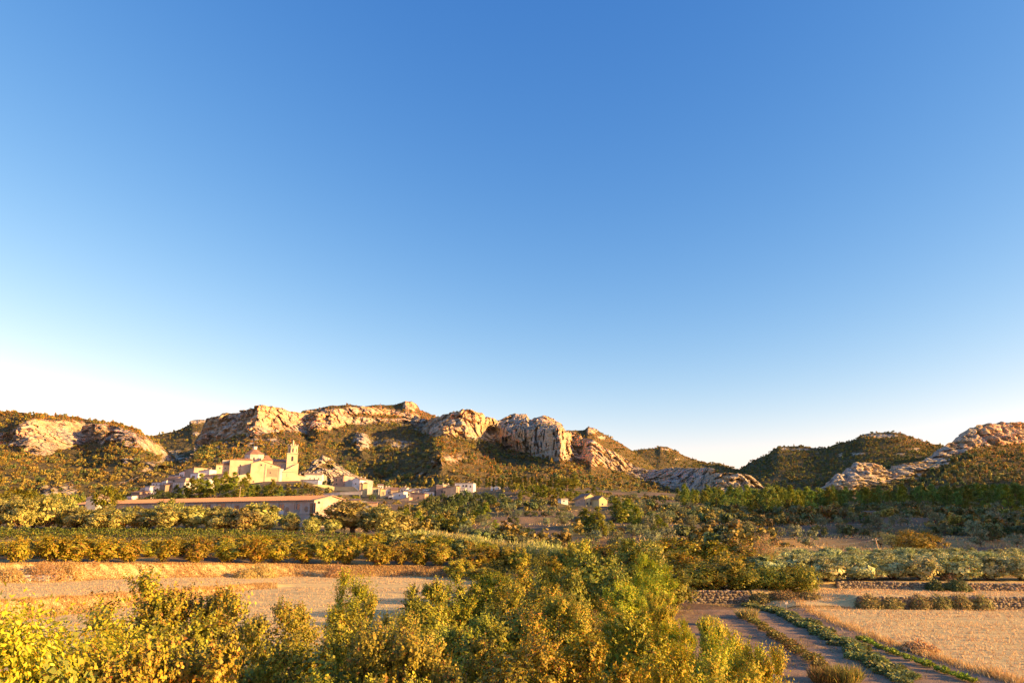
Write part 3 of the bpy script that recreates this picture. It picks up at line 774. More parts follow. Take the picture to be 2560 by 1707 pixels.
M_STRAW = leaf_mat('stubble', (0.72, 0.53, 0.23), (0.58, 0.42, 0.18), None, 0, 0.2, 0.05)
M_DRYBR = leaf_mat('dry_bramble', (0.36, 0.26, 0.085), (0.20, 0.155, 0.06), (0.30, 0.29, 0.08), 0.2, 0.2, 0.1)
M_HEDGE = leaf_mat('hedge_leaf', (0.15, 0.19, 0.042), (0.075, 0.10, 0.030), None, 0, 0.12, 0.2)

PROTO = {}

def proto(key, n, seed, leafm, barkm, **kw):
    out = []
    for i in range(n):
        rng = np.random.default_rng(seed + i * 101)
        (V, F), (W, G) = blob_crown(rng, **kw)
        out.append((mesh_np(key + '_crown', V, F, leafm), mesh_np(key + '_trunk', W, G, barkm, True), kw['h'], kw['rx']))
    PROTO[key] = out

proto('hazel', 4, 100, M_HAZEL, BARK, h=6.0, rx=2.5, rz=2.5, hc=3.5, core=3200, B=42, rb=0.86, T=58, Lf=14, leaf=0.090, asp=0.85, up=0.12, tw=0.62, shell=0.80, flat_bottom=0.75, stems=4, trunk_r=0.10, trunk_h=0.3, twig_r=0.012)
proto('bright', 3, 300, M_BRIGHT, BARK, h=5.2, rx=2.0, rz=2.3, hc=2.9, core=2200, B=46, rb=0.68, T=42, Lf=13, leaf=0.10, asp=0.66, up=0.7, tw=0.95, shell=0.72, flat_bottom=0.8, stems=5, trunk_r=0.07, trunk_h=0.25, twig_r=0.008)
proto('midgreen', 2, 400, M_MIDGREEN, BARK, h=6.0, rx=2.4, rz=2.6, hc=3.4, core=1600, B=64, rb=0.7, T=18, Lf=7, leaf=0.19, asp=0.7, up=0.2, tw=0.9, droop=0.25, shell=0.75, flat_bottom=0.8, stems=2, trunk_r=0.12, trunk_h=0.9)
proto('orchard', 4, 500, M_ORCH, BARK, h=4.4, rx=2.2, rz=1.9, hc=2.5, core=500, B=32, rb=0.74, T=30, Lf=5, leaf=0.24, asp=0.85, up=0.3, tw=0.9, shell=0.74, flat_bottom=0.85, stems=4, trunk_r=0.10, trunk_h=0.4)
proto('olive', 4, 600, M_OLIVE_L, BARK, h=6.5, rx=3.0, rz=2.7, hc=3.9, core=500, B=54, rb=0.78, T=22, Lf=4, leaf=0.42, asp=0.5, up=0.4, tw=0.9, shell=0.8, flat_bottom=0.85, stems=3, trunk_r=0.30, trunk_h=1.3)
proto('young_olive', 4, 700, M_OLIVE_R, BARK, h=2.7, rx=1.9, rz=1.15, hc=1.45, core=500, B=44, rb=0.52, T=22, Lf=5, leaf=0.24, asp=0.38, up=0.9, tw=1.0, shell=0.7, flat_bottom=0.8, stems=3, trunk_r=0.12, trunk_h=0.5)
proto('pine', 4, 800, M_PINE, BARK_PINE, h=9.0, rx=2.6, rz=4.0, hc=5.1, B=46, rb=0.9, T=15, Lf=4, leaf=0.46, asp=0.5, up=0.6, tw=0.9, shell=0.72, flat_bottom=0.9, stems=1, trunk_r=0.16, trunk_h=2.0, shape='cone')
proto('stone_pine', 2, 850, M_PINE, BARK_PINE, h=9.0, rx=3.4, rz=2.6, hc=5.7, B=34, rb=1.25, T=16, Lf=3, leaf=0.6, asp=0.5, up=0.7, tw=0.85, shell=0.75, flat_bottom=0.4, stems=2, trunk_r=0.22, trunk_h=4.2)
proto('dark_pine', 3, 870, M_PINE_D, BARK_PINE, h=9.0, rx=2.9, rz=3.9, hc=5.1, B=40, rb=0.95, T=14, Lf=4, leaf=0.48, asp=0.5, up=0.6, tw=0.9, shell=0.72, flat_bottom=0.9, stems=1, trunk_r=0.16, trunk_h=1.6, shape='cone')
proto('cypress', 2, 900, M_CYP, BARK, h=9.0, rx=0.85, rz=4.3, hc=4.6, B=40, rb=0.5, T=12, Lf=3, leaf=0.42, asp=0.4, up=1.8, tw=1.0, shell=0.6, flat_bottom=1.0, stems=1, trunk_r=0.12, trunk_h=0.6, shape='cone')
proto('slope_olive', 3, 950, M_OLIVE_F, BARK, h=3.6, rx=2.0, rz=1.5, hc=2.2, B=24, rb=0.72, T=16, Lf=4, leaf=0.32, asp=0.5, up=0.6, tw=1.0, shell=0.7, flat_bottom=0.8, stems=2, trunk_r=0.16, trunk_h=0.9)
proto('laurel', 4, 1000, M_DARK, BARK, h=3.8, rx=2.3, rz=1.9, hc=1.95, core=900, B=60, rb=0.66, T=22, Lf=4, leaf=0.19, asp=0.5, up=0.25, tw=0.95, shell=0.82, flat_bottom=0.95, stems=3, trunk_r=0.1, trunk_h=0.3)
proto('oak', 1, 1100, M_OAK, BARK, h=5.6, rx=4.3, rz=3.6, hc=1.9, core=900, B=120, rb=0.85, T=20, Lf=4, leaf=0.24, asp=0.7, up=0.3, tw=0.95, shell=0.84, flat_bottom=0.4, stems=2, trunk_r=0.35, trunk_h=1.2)
proto('tamarisk', 1, 1150, M_FEATHER, BARK, h=5.5, rx=2.1, rz=2.8, hc=2.8, B=46, rb=0.8, T=22, Lf=5, leaf=0.30, asp=0.12, up=1.5, tw=1.4, shell=0.6, flat_bottom=0.9, stems=5, trunk_r=0.07, trunk_h=0.3)
proto('walnut', 2, 1200, M_WALNUT, BARK, h=6.5, rx=2.0, rz=2.4, hc=3.9, core=900, B=40, rb=0.7, T=26, Lf=8, leaf=0.125, asp=0.42, up=0.25, tw=1.3, droop=0.35, shell=0.6, flat_bottom=0.7, stems=2, trunk_r=0.11, trunk_h=1.2, twig_r=0.012, curl=0.1)
proto('shrub', 3, 1250, M_MIDGREEN, BARK, h=2.4, rx=1.5, rz=1.2, hc=1.25, B=24, rb=0.6, T=14, Lf=4, leaf=0.22, asp=0.5, up=0.6, tw=1.1, shell=0.6, flat_bottom=0.9, stems=4, trunk_r=0.05, trunk_h=0.2)
proto('far_shrub', 2, 1280, M_HEDGE, BARK, h=3.4, rx=2.2, rz=1.6, hc=1.8, B=26, rb=0.75, T=14, Lf=4, leaf=0.36, asp=0.7, up=0.4, tw=1.0, shell=0.7, flat_bottom=0.9, stems=3, trunk_r=0.1, trunk_h=0.3)

TREES = {}
def plant(key, name, X, Y, h, width=None, label=None, cat='tree', group=None, z=None, i=None, rot=None):
    """one tree or shrub of its own: an Empty on the ground with its trunk and crown"""
    P = PROTO[key]
    if i is None: i = RNG.integers(len(P))
    cm, tm, ph, pr = P[i % len(P)]
    if z is None: z = zg1(X, Y)
    sz = h / ph
    sx = sz if width is None else width / (2 * pr)
    if Y < 64: sx = max(sx, sz * (0.84 if key == 'hazel' else 0.66))
    o = empty(name, (X, Y, z - 0.03), rot if rot is not None else RNG.random() * 6.28, label, cat, group)
    o.scale = (sx * (0.94 + 0.12 * RNG.random()), sx * (0.94 + 0.12 * RNG.random()), sz)
    link('trunk', tm, o); link('crown', cm, o)
    TREES.setdefault(group or name, []).append(o)
    return o

def plant_px(key, name, x, ytop, Y, halfw=None, **kw):
    X, z = ground_at(x, Y)
    if Y < 64:
        X = float(PT(x, min(ytop + 90, 1700), Y)[0]); z = zg1(X, Y)
    top = float(PT(x, ytop, Y)[2])
    k = float(PT(x + 1, 1400, Y)[0] - PT(x, 1400, Y)[0])
    return plant(key, name, X, Y, max(0.8, top - z), None if halfw is None else 2 * halfw * k, z=z, **kw)

def plant_base(key, name, x, ytop, ybase, halfw=None, **kw):
    X, Y = ray_ground(x, ybase)
    return plant_px(key, name, x, ytop, Y, halfw, **kw)

ORD = ['first','second','third','fourth','fifth','sixth','seventh','eighth','ninth','tenth','eleventh','twelfth','thirteenth','fourteenth',
       'fifteenth','sixteenth','seventeenth','eighteenth','nineteenth','twentieth','twenty-first','twenty-second','twenty-third','twenty-fourth',
       'twenty-fifth','twenty-sixth','twenty-seventh','twenty-eighth','twenty-ninth','thirtieth']
def number_labels(objs, fmt, key=None, rev=False):
    """labels by order along a row one can find: fmt has {n} for the ordinal"""
    objs = sorted(objs, key=key or (lambda o: o.location.x / o.location.y), reverse=rev)
    n = len(objs)
    for i, o in enumerate(objs):
        if i < len(ORD): o['label'] = fmt.format(n=ORD[i] + ' from the left' if not rev else ORD[i] + ' from the right')
        else: o['label'] = fmt.format(n=ORD[min(n - 1 - i, 29)] + ' from the right')
    return objs

# ------------------------------------------------------------------ foreground thicket
HZ = [  # photo column, top row, depth, half width in photo px, look
 (330,1486,21,165,'broad olive-yellow hazel bush rising highest at the lower left'),
 (468,1494,24,125,'hazel bush leaning against the highest bush at the lower left'),
 (548,1552,22.5,80,'low hazel beside the dark gap at the left'),
 (690,1534,28,105,'dark leaved hazel at the edge of the shaded stubble field'),
 (835,1560,22,115,'golden hazel in front of the slim green sapling'),
 (620,1765,19,95,'shaded hazel in the dark hollow at the lower left'),
 (760,1745,18.5,100,'half shaded hazel with golden tips at the bottom'),
 (555,1775,16.5,105,'hazel spreading along the bottom edge left of the dark hollow'),
 (958,1516,30,95,'golden hazel right of the slim green sapling'),
 (1000,1602,20,125,'large golden hazel in the lower middle'),
 (1140,1690,21,115,'golden brown hazel in the lower middle of the thicket'),
 (1062,1474,38,78,'hazel at the corner of the left stubble field'),
 (1130,1448,45,80,'hazel at the far edge of the thicket beside the left field'),
 (1232,1442,47,86,'tall golden hazel at the far edge of the thicket, middle'),
 (1330,1446,45,86,'golden hazel at the far edge in front of the dark hedge'),
 (1182,1560,33,105,'brown gold hazel in the heart of the thicket'),
 (1302,1492,34,108,'tall amber hazel in the heart of the thicket'),
 (1412,1502,33,95,'amber hazel below the bright walnut tree'),
 (1288,1584,23,125,'big amber hazel in the middle of the lower edge'),
 (1440,1690,24,125,'hazel with copper leaves right of the big amber one'),
 (1500,1520,37,85,'hazel between the walnut and the shaded gap'),
 (1582,1545,29,95,'copper hazel beside the narrow shaded gap at the right'),
 (1582,1745,20.5,105,'hazel at the bottom edge beside the yellow-green bush'),
 (1478,1664,17.5,105,'hazel at the bottom edge with copper tips'),
 (1348,1674,16.5,115,'hazel cut by the bottom edge near the middle'),
 (1190,1770,16.2,115,'hazel cut by the bottom edge, left of the middle'),
 (1050,1790,15.6,115,'shaded hazel at the bottom edge'),
 (878,1785,15.6,115,'hazel with scattered gold leaves at the bottom edge'),
 (716,1790,15.2,110,'dim green hazel at the bottom edge'),
 (420,1644,15,110,'hazel filling the bottom edge below the highest left bush'),
]
for i, (x, yt, Y, hw, lab) in enumerate(HZ):
    plant_px('hazel', 'hazel_bush', x, yt, Y, hw, label=lab, cat='bush', group='hazels of the foreground thicket', i=i)
BR = [
 (1556,1458,49,52,'slim yellow-green tree at the upper right corner of the thicket'),
 (1606,1450,53,52,'pale green tree at the right rim of the thicket next to the bare plot'),
 (1652,1502,44,55,'upright lime tree overhanging the bare plot'),
 (1690,1556,36,58,'leafy lime shrub on the rim of the thicket above the dry grass'),
 (1636,1590,30,68,'lime shrub in front of the dark gap at the right'),
 (1800,1592,27,80,'bright yellow-green bush standing out over the vegetable plot'),
 (1866,1612,25.5,68,'bright bush with pointed shoots at the edge of the vegetable plot'),
 (1752,1628,23.5,80,'bright bush at the left end of the glowing yellow-green row'),
 (1908,1660,23.5,46,'small bright bush, rightmost of the glowing yellow-green row'),
 (1836,1664,20.5,95,'bright bush cut by the bottom edge'),
 (1690,1664,19.5,78,'half shaded lime bush at the bottom edge'),
]
for i, (x, yt, Y, hw, lab) in enumerate(BR):
    plant_px('bright', 'bush', x, yt, Y, hw, label=lab, cat='bush', group='bright bushes at the right rim of the thicket', i=i)
plant_px('bright', 'sapling', 868, 1460, 37, 36, label='slim green sapling standing alone before the left stubble field', cat='tree', i=1)
MG = [
 (1482,1378,62,66,'midgreen','bright green walnut tree with hanging leaves in the middle distance'),
 (1424,1420,57,44,'midgreen','smaller green tree left of the bright walnut'),
 (1536,1412,58,46,'midgreen','small green tree on the right flank of the walnut'),
 (1606,1348,72,70,'midgreen','tall loose green tree rising above the hedge in the middle'),
 (1640,1400,66,52,'bright','light green shrub at the foot of the tall loose tree'),
 (1690,1425,70,46,'midgreen','green shrub left of the clipped evergreen hedge'),
 (1290,1432,66,60,'laurel','dark evergreen shrub below the pale reed patch'),
 (1360,1436,62,50,'laurel','dark shrub between the reed patch and the walnut'),
 (60,1650,12.5,150,'midgreen','dark green shaded shrub in the bottom left corner'),
]
for i, (x, yt, Y, hw, key, lab) in enumerate(MG):
    plant_px(key, 'shrub' if 'shrub' in lab else 'tree', x, yt, Y, hw, label=lab, cat='shrub' if 'shrub' in lab else 'tree', i=i)

# two walnuts close by, every big leaf its own piece
def near_walnut(x, ytop, Y, hw, nleaf, lab, seed):
    rng = np.random.default_rng(seed)
    X = float(PT(x, ytop + 60, Y)[0]); z = 0.0
    top = float(PT(x, ytop, Y)[2]); k = float(PT(x + 1, 1600, Y)[0] - PT(x, 1600, Y)[0])
    R0 = hw * k
    t = empty('walnut_tree', (X, Y, z), 0, lab, 'tree')
    parts = [limb((0, 0, -0.3), (0.1, 0, top - R0 * 1.6), 0.07, 0.035, rng, 6, 0.05, 7)]
    tips = []
    for q in range(13):
        a = rng.random() * 6.28; e = 0.1 + 1.1 * rng.random()
        tip = np.array([math.cos(a) * R0 * (0.45 + 0.55 * rng.random()), math.sin(a) * R0 * 0.8, top - R0 * 1.5 + R0 * 1.35 * e / 1.2])
        parts.append(limb((0.1, 0, top - R0 * (1.2 + 0.8 * rng.random())), tip, 0.035, 0.01, rng, 5, 0.12, 5)); tips.append(tip)
    W, G = join_vf(parts)
    link('trunk', mesh_np('walnut_limbs', W, G, BARK, True), t)
    T_ = np.array(tips); nq = 2600; ti = rng.integers(len(T_), size=nq)
    P_ = T_[ti] + rng.normal(size=(nq, 3)) * [0.30, 0.30, 0.26] - [0, 0, 0.15]
    Vq, Fq = leaf_quads(P_, unit(P_ - T_[ti]) * 0.6 + rng.normal(size=(nq, 3)) * 0.4 - [0, 0, 0.35], 0.085 + 0.04 * rng.random(nq), 0.42, rng, 0.4, 0.12, unit(P_ - T_.mean(0)))
    link('crown', mesh_np('walnut_crown', Vq, Fq, M_WALNUT), t)
    base = []
    for q in range(6):
        n = 7; u = np.linspace(0, 1, n); w = np.sin(np.pi * u ** 0.8) * 0.21 + 0.01
        zc = -0.18 * u ** 2 * (0.6 + 0.3 * q)
        V = np.concatenate([np.stack([u, w, zc + 0.07 * w / 0.21], 1), np.stack([u, 0 * u, zc], 1), np.stack([u, -w, zc + 0.07 * w / 0.21], 1)])
        F = [(i, i + 1, n + i + 1, n + i) for i in range(n - 1)] + [(n + i, n + i + 1, 2 * n + i + 1, 2 * n + i) for i in range(n - 1)]
        base.append(mesh_np('walnut_leaf', V, np.array(F), M_WALNUT, True))
    for q in range(nleaf):
        tip = tips[rng.integers(len(tips))]
        p = tip + rng.normal(size=3) * [0.24, 0.24, 0.2] - np.array([0, 0, 0.08])
        d = unit((p - tip + rng.normal(size=3) * 0.12 + np.array([0, 0, -0.10]))[None])[0]
        o = link('leaf', base[q % 6], t)
        L = 0.075 + 0.05 * rng.random()
        yaw = math.atan2(d[1], d[0]); pit = -math.asin(max(-1, min(1, d[2])))
        o.location = p; o.rotation_euler = (rng.normal() * 0.5, pit, yaw); o.scale = (L, L * (0.8 + 0.3 * rng.random()), L)
    return t
near_walnut(28, 1540, 12.5, 62, 230, 'young walnut with large glowing leaves at the left edge', 5)
near_walnut(205, 1572, 14.5, 105, 290, 'bright walnut with big drooping leaves in front of the highest bush', 6)
for x, yt, Y, hw, lab in ((150,1640,15.5,110,'walnut with small bright leaves low at the lower left'), (270,1600,17,110,'leafy walnut behind the big drooping leaves')):
    plant_px('walnut', 'walnut_tree', x, yt, Y, hw, label=lab, cat='tree')

# ------------------------------------------------------------------ orchard on the left terrace
names = ['front orchard row on the terrace edge', 'middle orchard row', 'back orchard row before the vines']
for r in range(3):
    row = []
    x = -60 + 26 * (r % 2)
    while x < 1275 - 12 * r:
        a = (x - 1280) / FPX / 1.035
        yb = float(np.interp(a, _ga, _gY[:, 4]))
        Y = yb + 2.2 + 7.2 * r + RNG.normal() * 0.7
        X, z = ground_at(x, Y)
        h = (2.1 + 1.3 * RNG.random()) * (1.0, 0.84, 0.7)[r]
        row.append(plant('orchard', 'hazel_tree', X, Y, h, 2.9 + 1.5 * RNG.random(), cat='tree', group='hazel trees of the orchard on the left terrace', z=z))
        x += 74 * (92.0 / Y) * (0.8 + 0.45 * RNG.random())
    number_labels(row, 'golden hazel, {n}, ' + names[r])

# vines behind the orchard: long low rows
for r, (Y0, ya) in enumerate(((131, 1332), (138, 1328), (146, 1324))):
    rng = np.random.default_rng(60 + r)
    n = 5200
    xx = rng.uniform(-60, 980, n); X = (xx - 1280) / FPX / 1.035 * Y0
    Yq = Y0 + 0.05 * (X + 80) * 0 + rng.normal(size=n) * 0.28
    z = zg(X, Yq) + 0.25 + 1.35 * rng.random(n) ** 0.7 * (0.8 + 0.4 * fbm(X / 1.3, X * 0, X * 0, 2, 3 + r))
    V, F = leaf_quads(np.stack([X, Yq, z], 1), rng.normal(size=(n, 3)) + [0, 0, 0.4], 0.30, 0.8, rng, 0.4)
    t = empty('vine_row', (0, 0, 0), 0, ['long green vine row, nearest, behind the hazel orchard', 'long green vine row, middle one, behind the hazel orchard', 'long green vine row, farthest, below the old olives'][r], 'vines', 'rows of vines behind the orchard')
    link('foliage', mesh_np('vine_foliage', V, F, M_VINE), t)
    mb = MB()
    for x in np.arange(-20, 960, 42):
        Xp = (x - 1280) / FPX / 1.035 * Y0; zp = zg1(Xp, Y0)
        mb.tube((Xp, Y0, zp - 0.2), (Xp, Y0, zp + 1.6), 0.04, 0.04, 5)
    mb.build('posts', BARK, t)

# old olives below the long building
for r, (Y0, lab) in enumerate(((158, 'front olive row above the vines'), (168, 'second olive row above the vines'), (178, 'olive row against the long building'))):
    row = []; x = -70 + 22 * r
    while x < (800 if r < 2 else 760):
        Y = Y0 + RNG.normal() * 1.6
        X, z = ground_at(x, Y)
        h = (4.1 + 1.0 * RNG.random()) if x > 175 else (6.0 + 1.4 * RNG.random())
        if x > 660: h *= 0.8
        row.append(plant('olive', 'olive_tree', X, Y, h, 5.2 + 1.8 * RNG.random() if x < 640 else 3.8, cat='tree', group='old olive trees below the long building', z=z))
        x += (50 + 22 * RNG.random())
    number_labels(row, 'old olive, {n}, ' + lab)
for x, yt, Y, hw, lab in ((880,1257,172,62,'largest olive tree, at the right end of the long building'),(955,1272,168,44,'olive tree right of the largest olive'),
                          (828,1300,164,24,'small olive under the sunlit gable'),(1000,1290,170,36,'rounded olive beyond the big ones, near the lower lane'),(415,1254,166,38,'taller dark olive covering the middle of the long building'),(645,1262,166,46,'dark crowned olive hiding the windows of the long building')):
    plant_px('olive', 'olive_tree', x, yt, Y, hw, label=lab, cat='tree', group='big olives around the long building')
for x, yt, Y, hw, lab, k in ((256,1219,205,32,'tall round pine beside the small pyramid roof','stone_pine'),(70,1226,215,22,'round pine standing above the left olives','stone_pine'),(120,1232,290,26,'low round pine left of the small pyramid roof','stone_pine'),(178,1236,292,17,'small round pine next to the pyramid roof','stone_pine'),(202,1242,292,15,'small pine just left of the pyramid roof','stone_pine'),(20,1222,200,40,'pine at the far left behind the olives','stone_pine'),(305,1246,285,20,'low tree behind the roof ridge, right of the round pine','stone_pine')):
    plant_px(k, 'pine_tree', x, yt, Y, hw, label=lab, cat='tree', group='pines behind the left olives')

# ------------------------------------------------------------------ middle: canes, shrubs and the dry gully
def cane(x, yt, Y, hw, lab, seed):
    rng = np.random.default_rng(seed)
    X, z = ground_at(x, Y); top = float(PT(x, yt, Y)[2])
    k = float(PT(x + 1, 1400, Y)[0] - PT(x, 1400, Y)[0])
    V, F = reed_clump(rng, top - z, hw * k, 420, 0.11)
    o = link('cane_clump', mesh_np('cane_clump', V, F, M_CANE), None, (X, Y, z - 0.05))
    tag(o, lab, 'reeds', 'stands of giant cane')
for q, (x, yt, Y, hw, lab) in enumerate(((1352,1350,117,32,'tall golden cane clump standing over the shaded lane'),(1392,1362,116,26,'cane clump right beside the tallest one'),(1322,1352,122,28,'cane clump left of the tallest golden one'),
        (1286,1356,126,26,'cane clump among the orange shrubs'),(1618,1342,80,30,'dry feathery canes rising through the tall green tree'),(1240,1350,130,30,'cane clump above the end of the orchard'),(1190,1338,136,32,'pale cane clump in the band of reeds above the orchard'),
        (1140,1332,140,32,'pale cane clump in the reed band, middle'),(1095,1326,144,32,'pale cane clump in the reed band below the pines'),(1050,1322,148,32,'pale cane clump at the left end of the reed band'))):
    cane(x, yt, Y, hw, lab, 70 + q)
SH = [(930,1332,132,30,'orchard'),(985,1326,136,32,'olive'),(1040,1340,128,34,'orchard'),(1100,1344,124,36,'orchard'),(1160,1352,122,34,'olive'),(1215,1362,120,32,'orchard'),(1255,1380,115,28,'orchard'),
      (1300,1376,112,26,'orchard'),(1180,1384,112,40,'orchard'),(1240,1405,108,34,'shrub'),(1200,1420,104,36,'orchard'),(1145,1400,106,32,'orchard'),(1430,1368,104,34,'orchard'),(1380,1400,96,30,'orchard'),(1455,1352,112,30,'orchard'),
      (1510,1366,102,34,'orchard'),(1550,1380,98,30,'orchard'),(1355,1388,100,28,'shrub'),(1400,1380,104,30,'midgreen'),(880,1342,128,30,'orchard')]
sh = []
for q, (x, yt, Y, hw, k) in enumerate(SH):
    sh.append(plant_px(k, 'shrub', x, yt, Y, hw, cat='shrub', group='shrubs along the gully in the middle'))
number_labels(sh, 'golden gully shrub beyond the orchard, {n} of its band')

# orange tops behind the clipped hedge, the hedge itself, the feathery tree
ot = []
for q, (x, yt, Y, hw) in enumerate(((1570,1360,99,46),(1632,1362,97,48),(1690,1354,98,54),(1744,1358,99,52),(1796,1362,97,52),(1846,1358,97,50),(1880,1384,93,46),(1660,1384,92,48),(1712,1386,90,48),(1822,1386,91,48))):
    ot.append(plant_px('orchard', 'hazel_tree', x, yt, Y, hw, cat='tree', group='orange trees behind the clipped evergreen hedge'))
number_labels(ot, 'orange leaved tree behind the dark evergreen hedge, {n} of its line')
lh = []
for q, (x, yt, Y, hw) in enumerate(((1744,1412,81.0,60),(1806,1398,81.0,58),(1866,1412,80.5,58),(1922,1420,80.2,54),(1968,1424,80.0,50),(2014,1414,79.2,34))):
    lh.append(plant_px('laurel', 'evergreen_bush', x, yt, Y, hw, cat='bush', group='dense evergreen bushes above the sunlit stone wall'))
number_labels(lh, 'dense dark evergreen bush above the stone wall, {n}')
plant_px('tamarisk', 'tamarisk', 1903, 1342, 96, 46, label='feathery pinkish orange tree rising behind the evergreen hedge', cat='tree')
plant_px('oak', 'oak_tree', 2292, 1330, 127, 62, label='big round dark gold tree behind the young olives', cat='tree')

# young olive rows on the right
for r, (Y0, lab) in enumerate(((84.4, 'front olive row above the dry stone wall'), (91.0, 'second olive row on the right'), (98, 'third olive row on the right'), (105.5, 'fourth olive row on the right'), (113, 'farthest olive row on the right'))):
    row = []; x = (2070 if r == 0 else 1905) + 14 * r
    while x < 2640:
        Y = Y0 + RNG.normal() * 0.5
        if r >= 3 and x < 1930: x += 30; continue
        X, z = ground_at(x, Y)
        row.append(plant('young_olive', 'olive_tree', X, Y, 2.1 + 0.4 * RNG.random() - 0.15 * r, (4.2 if r == 0 else 3.7) + 0.9 * RNG.random(), cat='tree', group='young olive trees in rows on the right', z=z))
        x += 4.05 / Y0 * 1650 * (0.92 + 0.16 * RNG.random())
    number_labels(row, 'young olive, {n}, ' + lab)

# ------------------------------------------------------------------ wooded and terraced slopes in the middle distance
def scatter_px(n, xr, Yr, rng, mind, test=None):
    out = []; tries = 0
    while len(out) < n and tries < n * 60:
        tries += 1
        x = rng.uniform(*xr); Y = Yr[0] * (Yr[1] / Yr[0]) ** rng.random()
        if test is not None and not test(x, Y): continue
        X = (x - 1280) / FPX / 1.03 * Y
        if all((X - q[0]) ** 2 + (Y - q[1]) ** 2 > mind ** 2 for q in out):
            out.append((X, Y, x))
    return out

rng = np.random.default_rng(4242)
def where(x):
    for lim, s in ((1300, 'below the village'), (1500, 'below the farmhouse'), (1750, 'right of the farmhouse'), (1960, 'above the orange trees'), (2160, 'left of the leaning pole'), (2360, 'above the round oak'), (9999, 'near the right edge')):
        if x < lim: return s
def fm(x, Y): return fbm(np.array([x / 70.0]), np.array([Y / 22.0]), np.array([0.0]), 3, 88)[0]
pts = scatter_px(140, (1160, 2600), (138, 430), rng, 4.6, lambda x, Y: fm(x, Y) > 0.42 and not (1425 < x < 1535 and 180 < Y < 350) and not (Y > 300 and x > 1700))
for X, Y, x in pts:
    band = 'lower' if Y < 190 else 'middle' if Y < 280 else 'upper'
    plant('slope_olive', 'olive_tree', X, Y, 2.0 + 1.5 * rng.random(), None, cat='tree', group='grey olives on the shaded terraces',
          label=f'grey olive, {band} terraces {where(x)}')
pts = scatter_px(50, (1150, 2600), (138, 420), rng, 6, lambda x, Y: fm(x, Y) <= 0.47 and not (1425 < x < 1535 and 180 < Y < 350))
for X, Y, x in pts:
    band = 'lower' if Y < 190 else 'middle' if Y < 280 else 'upper'
    plant('far_shrub', 'shrub', X, Y, 1.2 + 1.6 * rng.random(), 2.4 + 2 * rng.random(), cat='shrub', group='dark scrub on the shaded terraces',
          label=f'dark scrub bush, {band} terraces {where(x)}')
pts = scatter_px(290, (1690, 2620), (215, 470), rng, 5.0, lambda x, Y: Y > np.interp(x, [1690, 1850, 2000, 2150, 2300, 2600], [330, 260, 240, 300, 300, 260]) and fm(x + 300, Y * 1.3) > 0.36)
for X, Y, x in pts:
    edge = 'front edge' if Y < 300 else 'middle' if Y < 380 else 'top edge'
    k = 'pine' if rng.random() < 0.35 else 'dark_pine'
    plant(k, 'pine_tree', X, Y, 6.0 + 4.0 * rng.random(), None, cat='tree', group='pines of the shaded wood in the valley',
          label=f'{"bright" if k == "pine" else "dark"} pine, wood {edge}, {where(x)}')
PN = [(1463,1271,1325,24),(1480,1284,1330,18),(1496,1269,1332,24),(1505,1300,1346,20),(1540,1245,1300,24),(1555,1271,1312,20),(1571,1248,1302,24),(1591,1265,1320,22),(1526,1302,1338,16),(1646,1288,1324,16),(1662,1306,1332,13),
      (1215,1258,1302,18),(1196,1268,1300,14),(1185,1276,1305,16),(1160,1292,1326,18),(1130,1290,1330,22),(1100,1286,1328,20),(1072,1290,1326,20),(1046,1278,1326,18),(1020,1292,1328,20),(1237,1300,1328,14),(1015,1270,1300,14),
      (1764,1232,1262,16),(1792,1242,1266,12),(1862,1232,1262,18),(1880,1236,1264,16),(1709,1243,1268,8),(2008,1233,1262,14),(2030,1236,1262,14),(2048,1240,1264,12),(2085,1244,1268,14),(2110,1246,1270,12),
      (2372,1262,1288,18),(2395,1263,1288,16),(2412,1260,1288,12),(2432,1258,1286,14),(2450,1266,1290,14),(2476,1258,1290,13),(2520,1274,1296,14),(1985,1240,1262,12),(2545,1262,1300,14)]
pn = []
for x, yt, yb, hw in PN:
    pn.append(plant_base('pine', 'pine_tree', x, yt, yb, hw, cat='tree', group='sunlit pines scattered over the slopes'))
number_labels(pn, 'sunlit yellow-green pine on the far slopes, {n}')
CP_ = [(455,1190,1234,16),(475,1195,1242,18),(498,1186,1238,18),(515,1200,1244,16),(535,1190,1240,18),(560,1181,1234,17),(546,1204,1248,20),(583,1182,1230,16),(605,1196,1244,17),(616,1182,1222,12),(626,1212,1248,14),(678,1199,1248,15),(664,1214,1248,13),
       (700,1216,1247,13),(720,1220,1248,13),(640,1215,1250,15),(590,1216,1250,18),(500,1215,1250,18),(470,1222,1250,15),(736,1224,1248,12),(520,1222,1250,18),(570,1210,1246,18),(440,1212,1246,14),(458,1214,1248,15)]
cpn = []
for x, yt, yb, hw in CP_:
    k = 'pine' if hw != 20 else 'stone_pine'
    cpn.append(plant_base(k, 'pine_tree', x, yt, yb, hw, cat='tree', group='pines on the slope below the church'))
number_labels(cpn, 'bushy pine below the church, {n} of the grove')
CY = [(1188,1203,1223),(1197,1198,1220),(1216,1200,1222),(1224,1197,1223),(1234,1198,1228),(1247,1198,1226),(1256,1200,1226),(1275,1200,1226),(1285,1188,1216),(1292,1196,1223),(1297,1190,1223),(1303,1202,1223),(1313,1186,1223),(1330,1190,1214),(1338,1197,1223),(1350,1192,1223),(1371,1199,1227),(1378,1195,1228),(1388,1200,1231)]
cy = []
for x, yt, yb in CY:
    cy.append(plant_base('cypress', 'cypress_tree', x, yt - 5, yb, 4.4, cat='tree', group='cypresses on the rise right of the village'))
number_labels(cy, 'narrow dark cypress, {n} of the group right of the village')
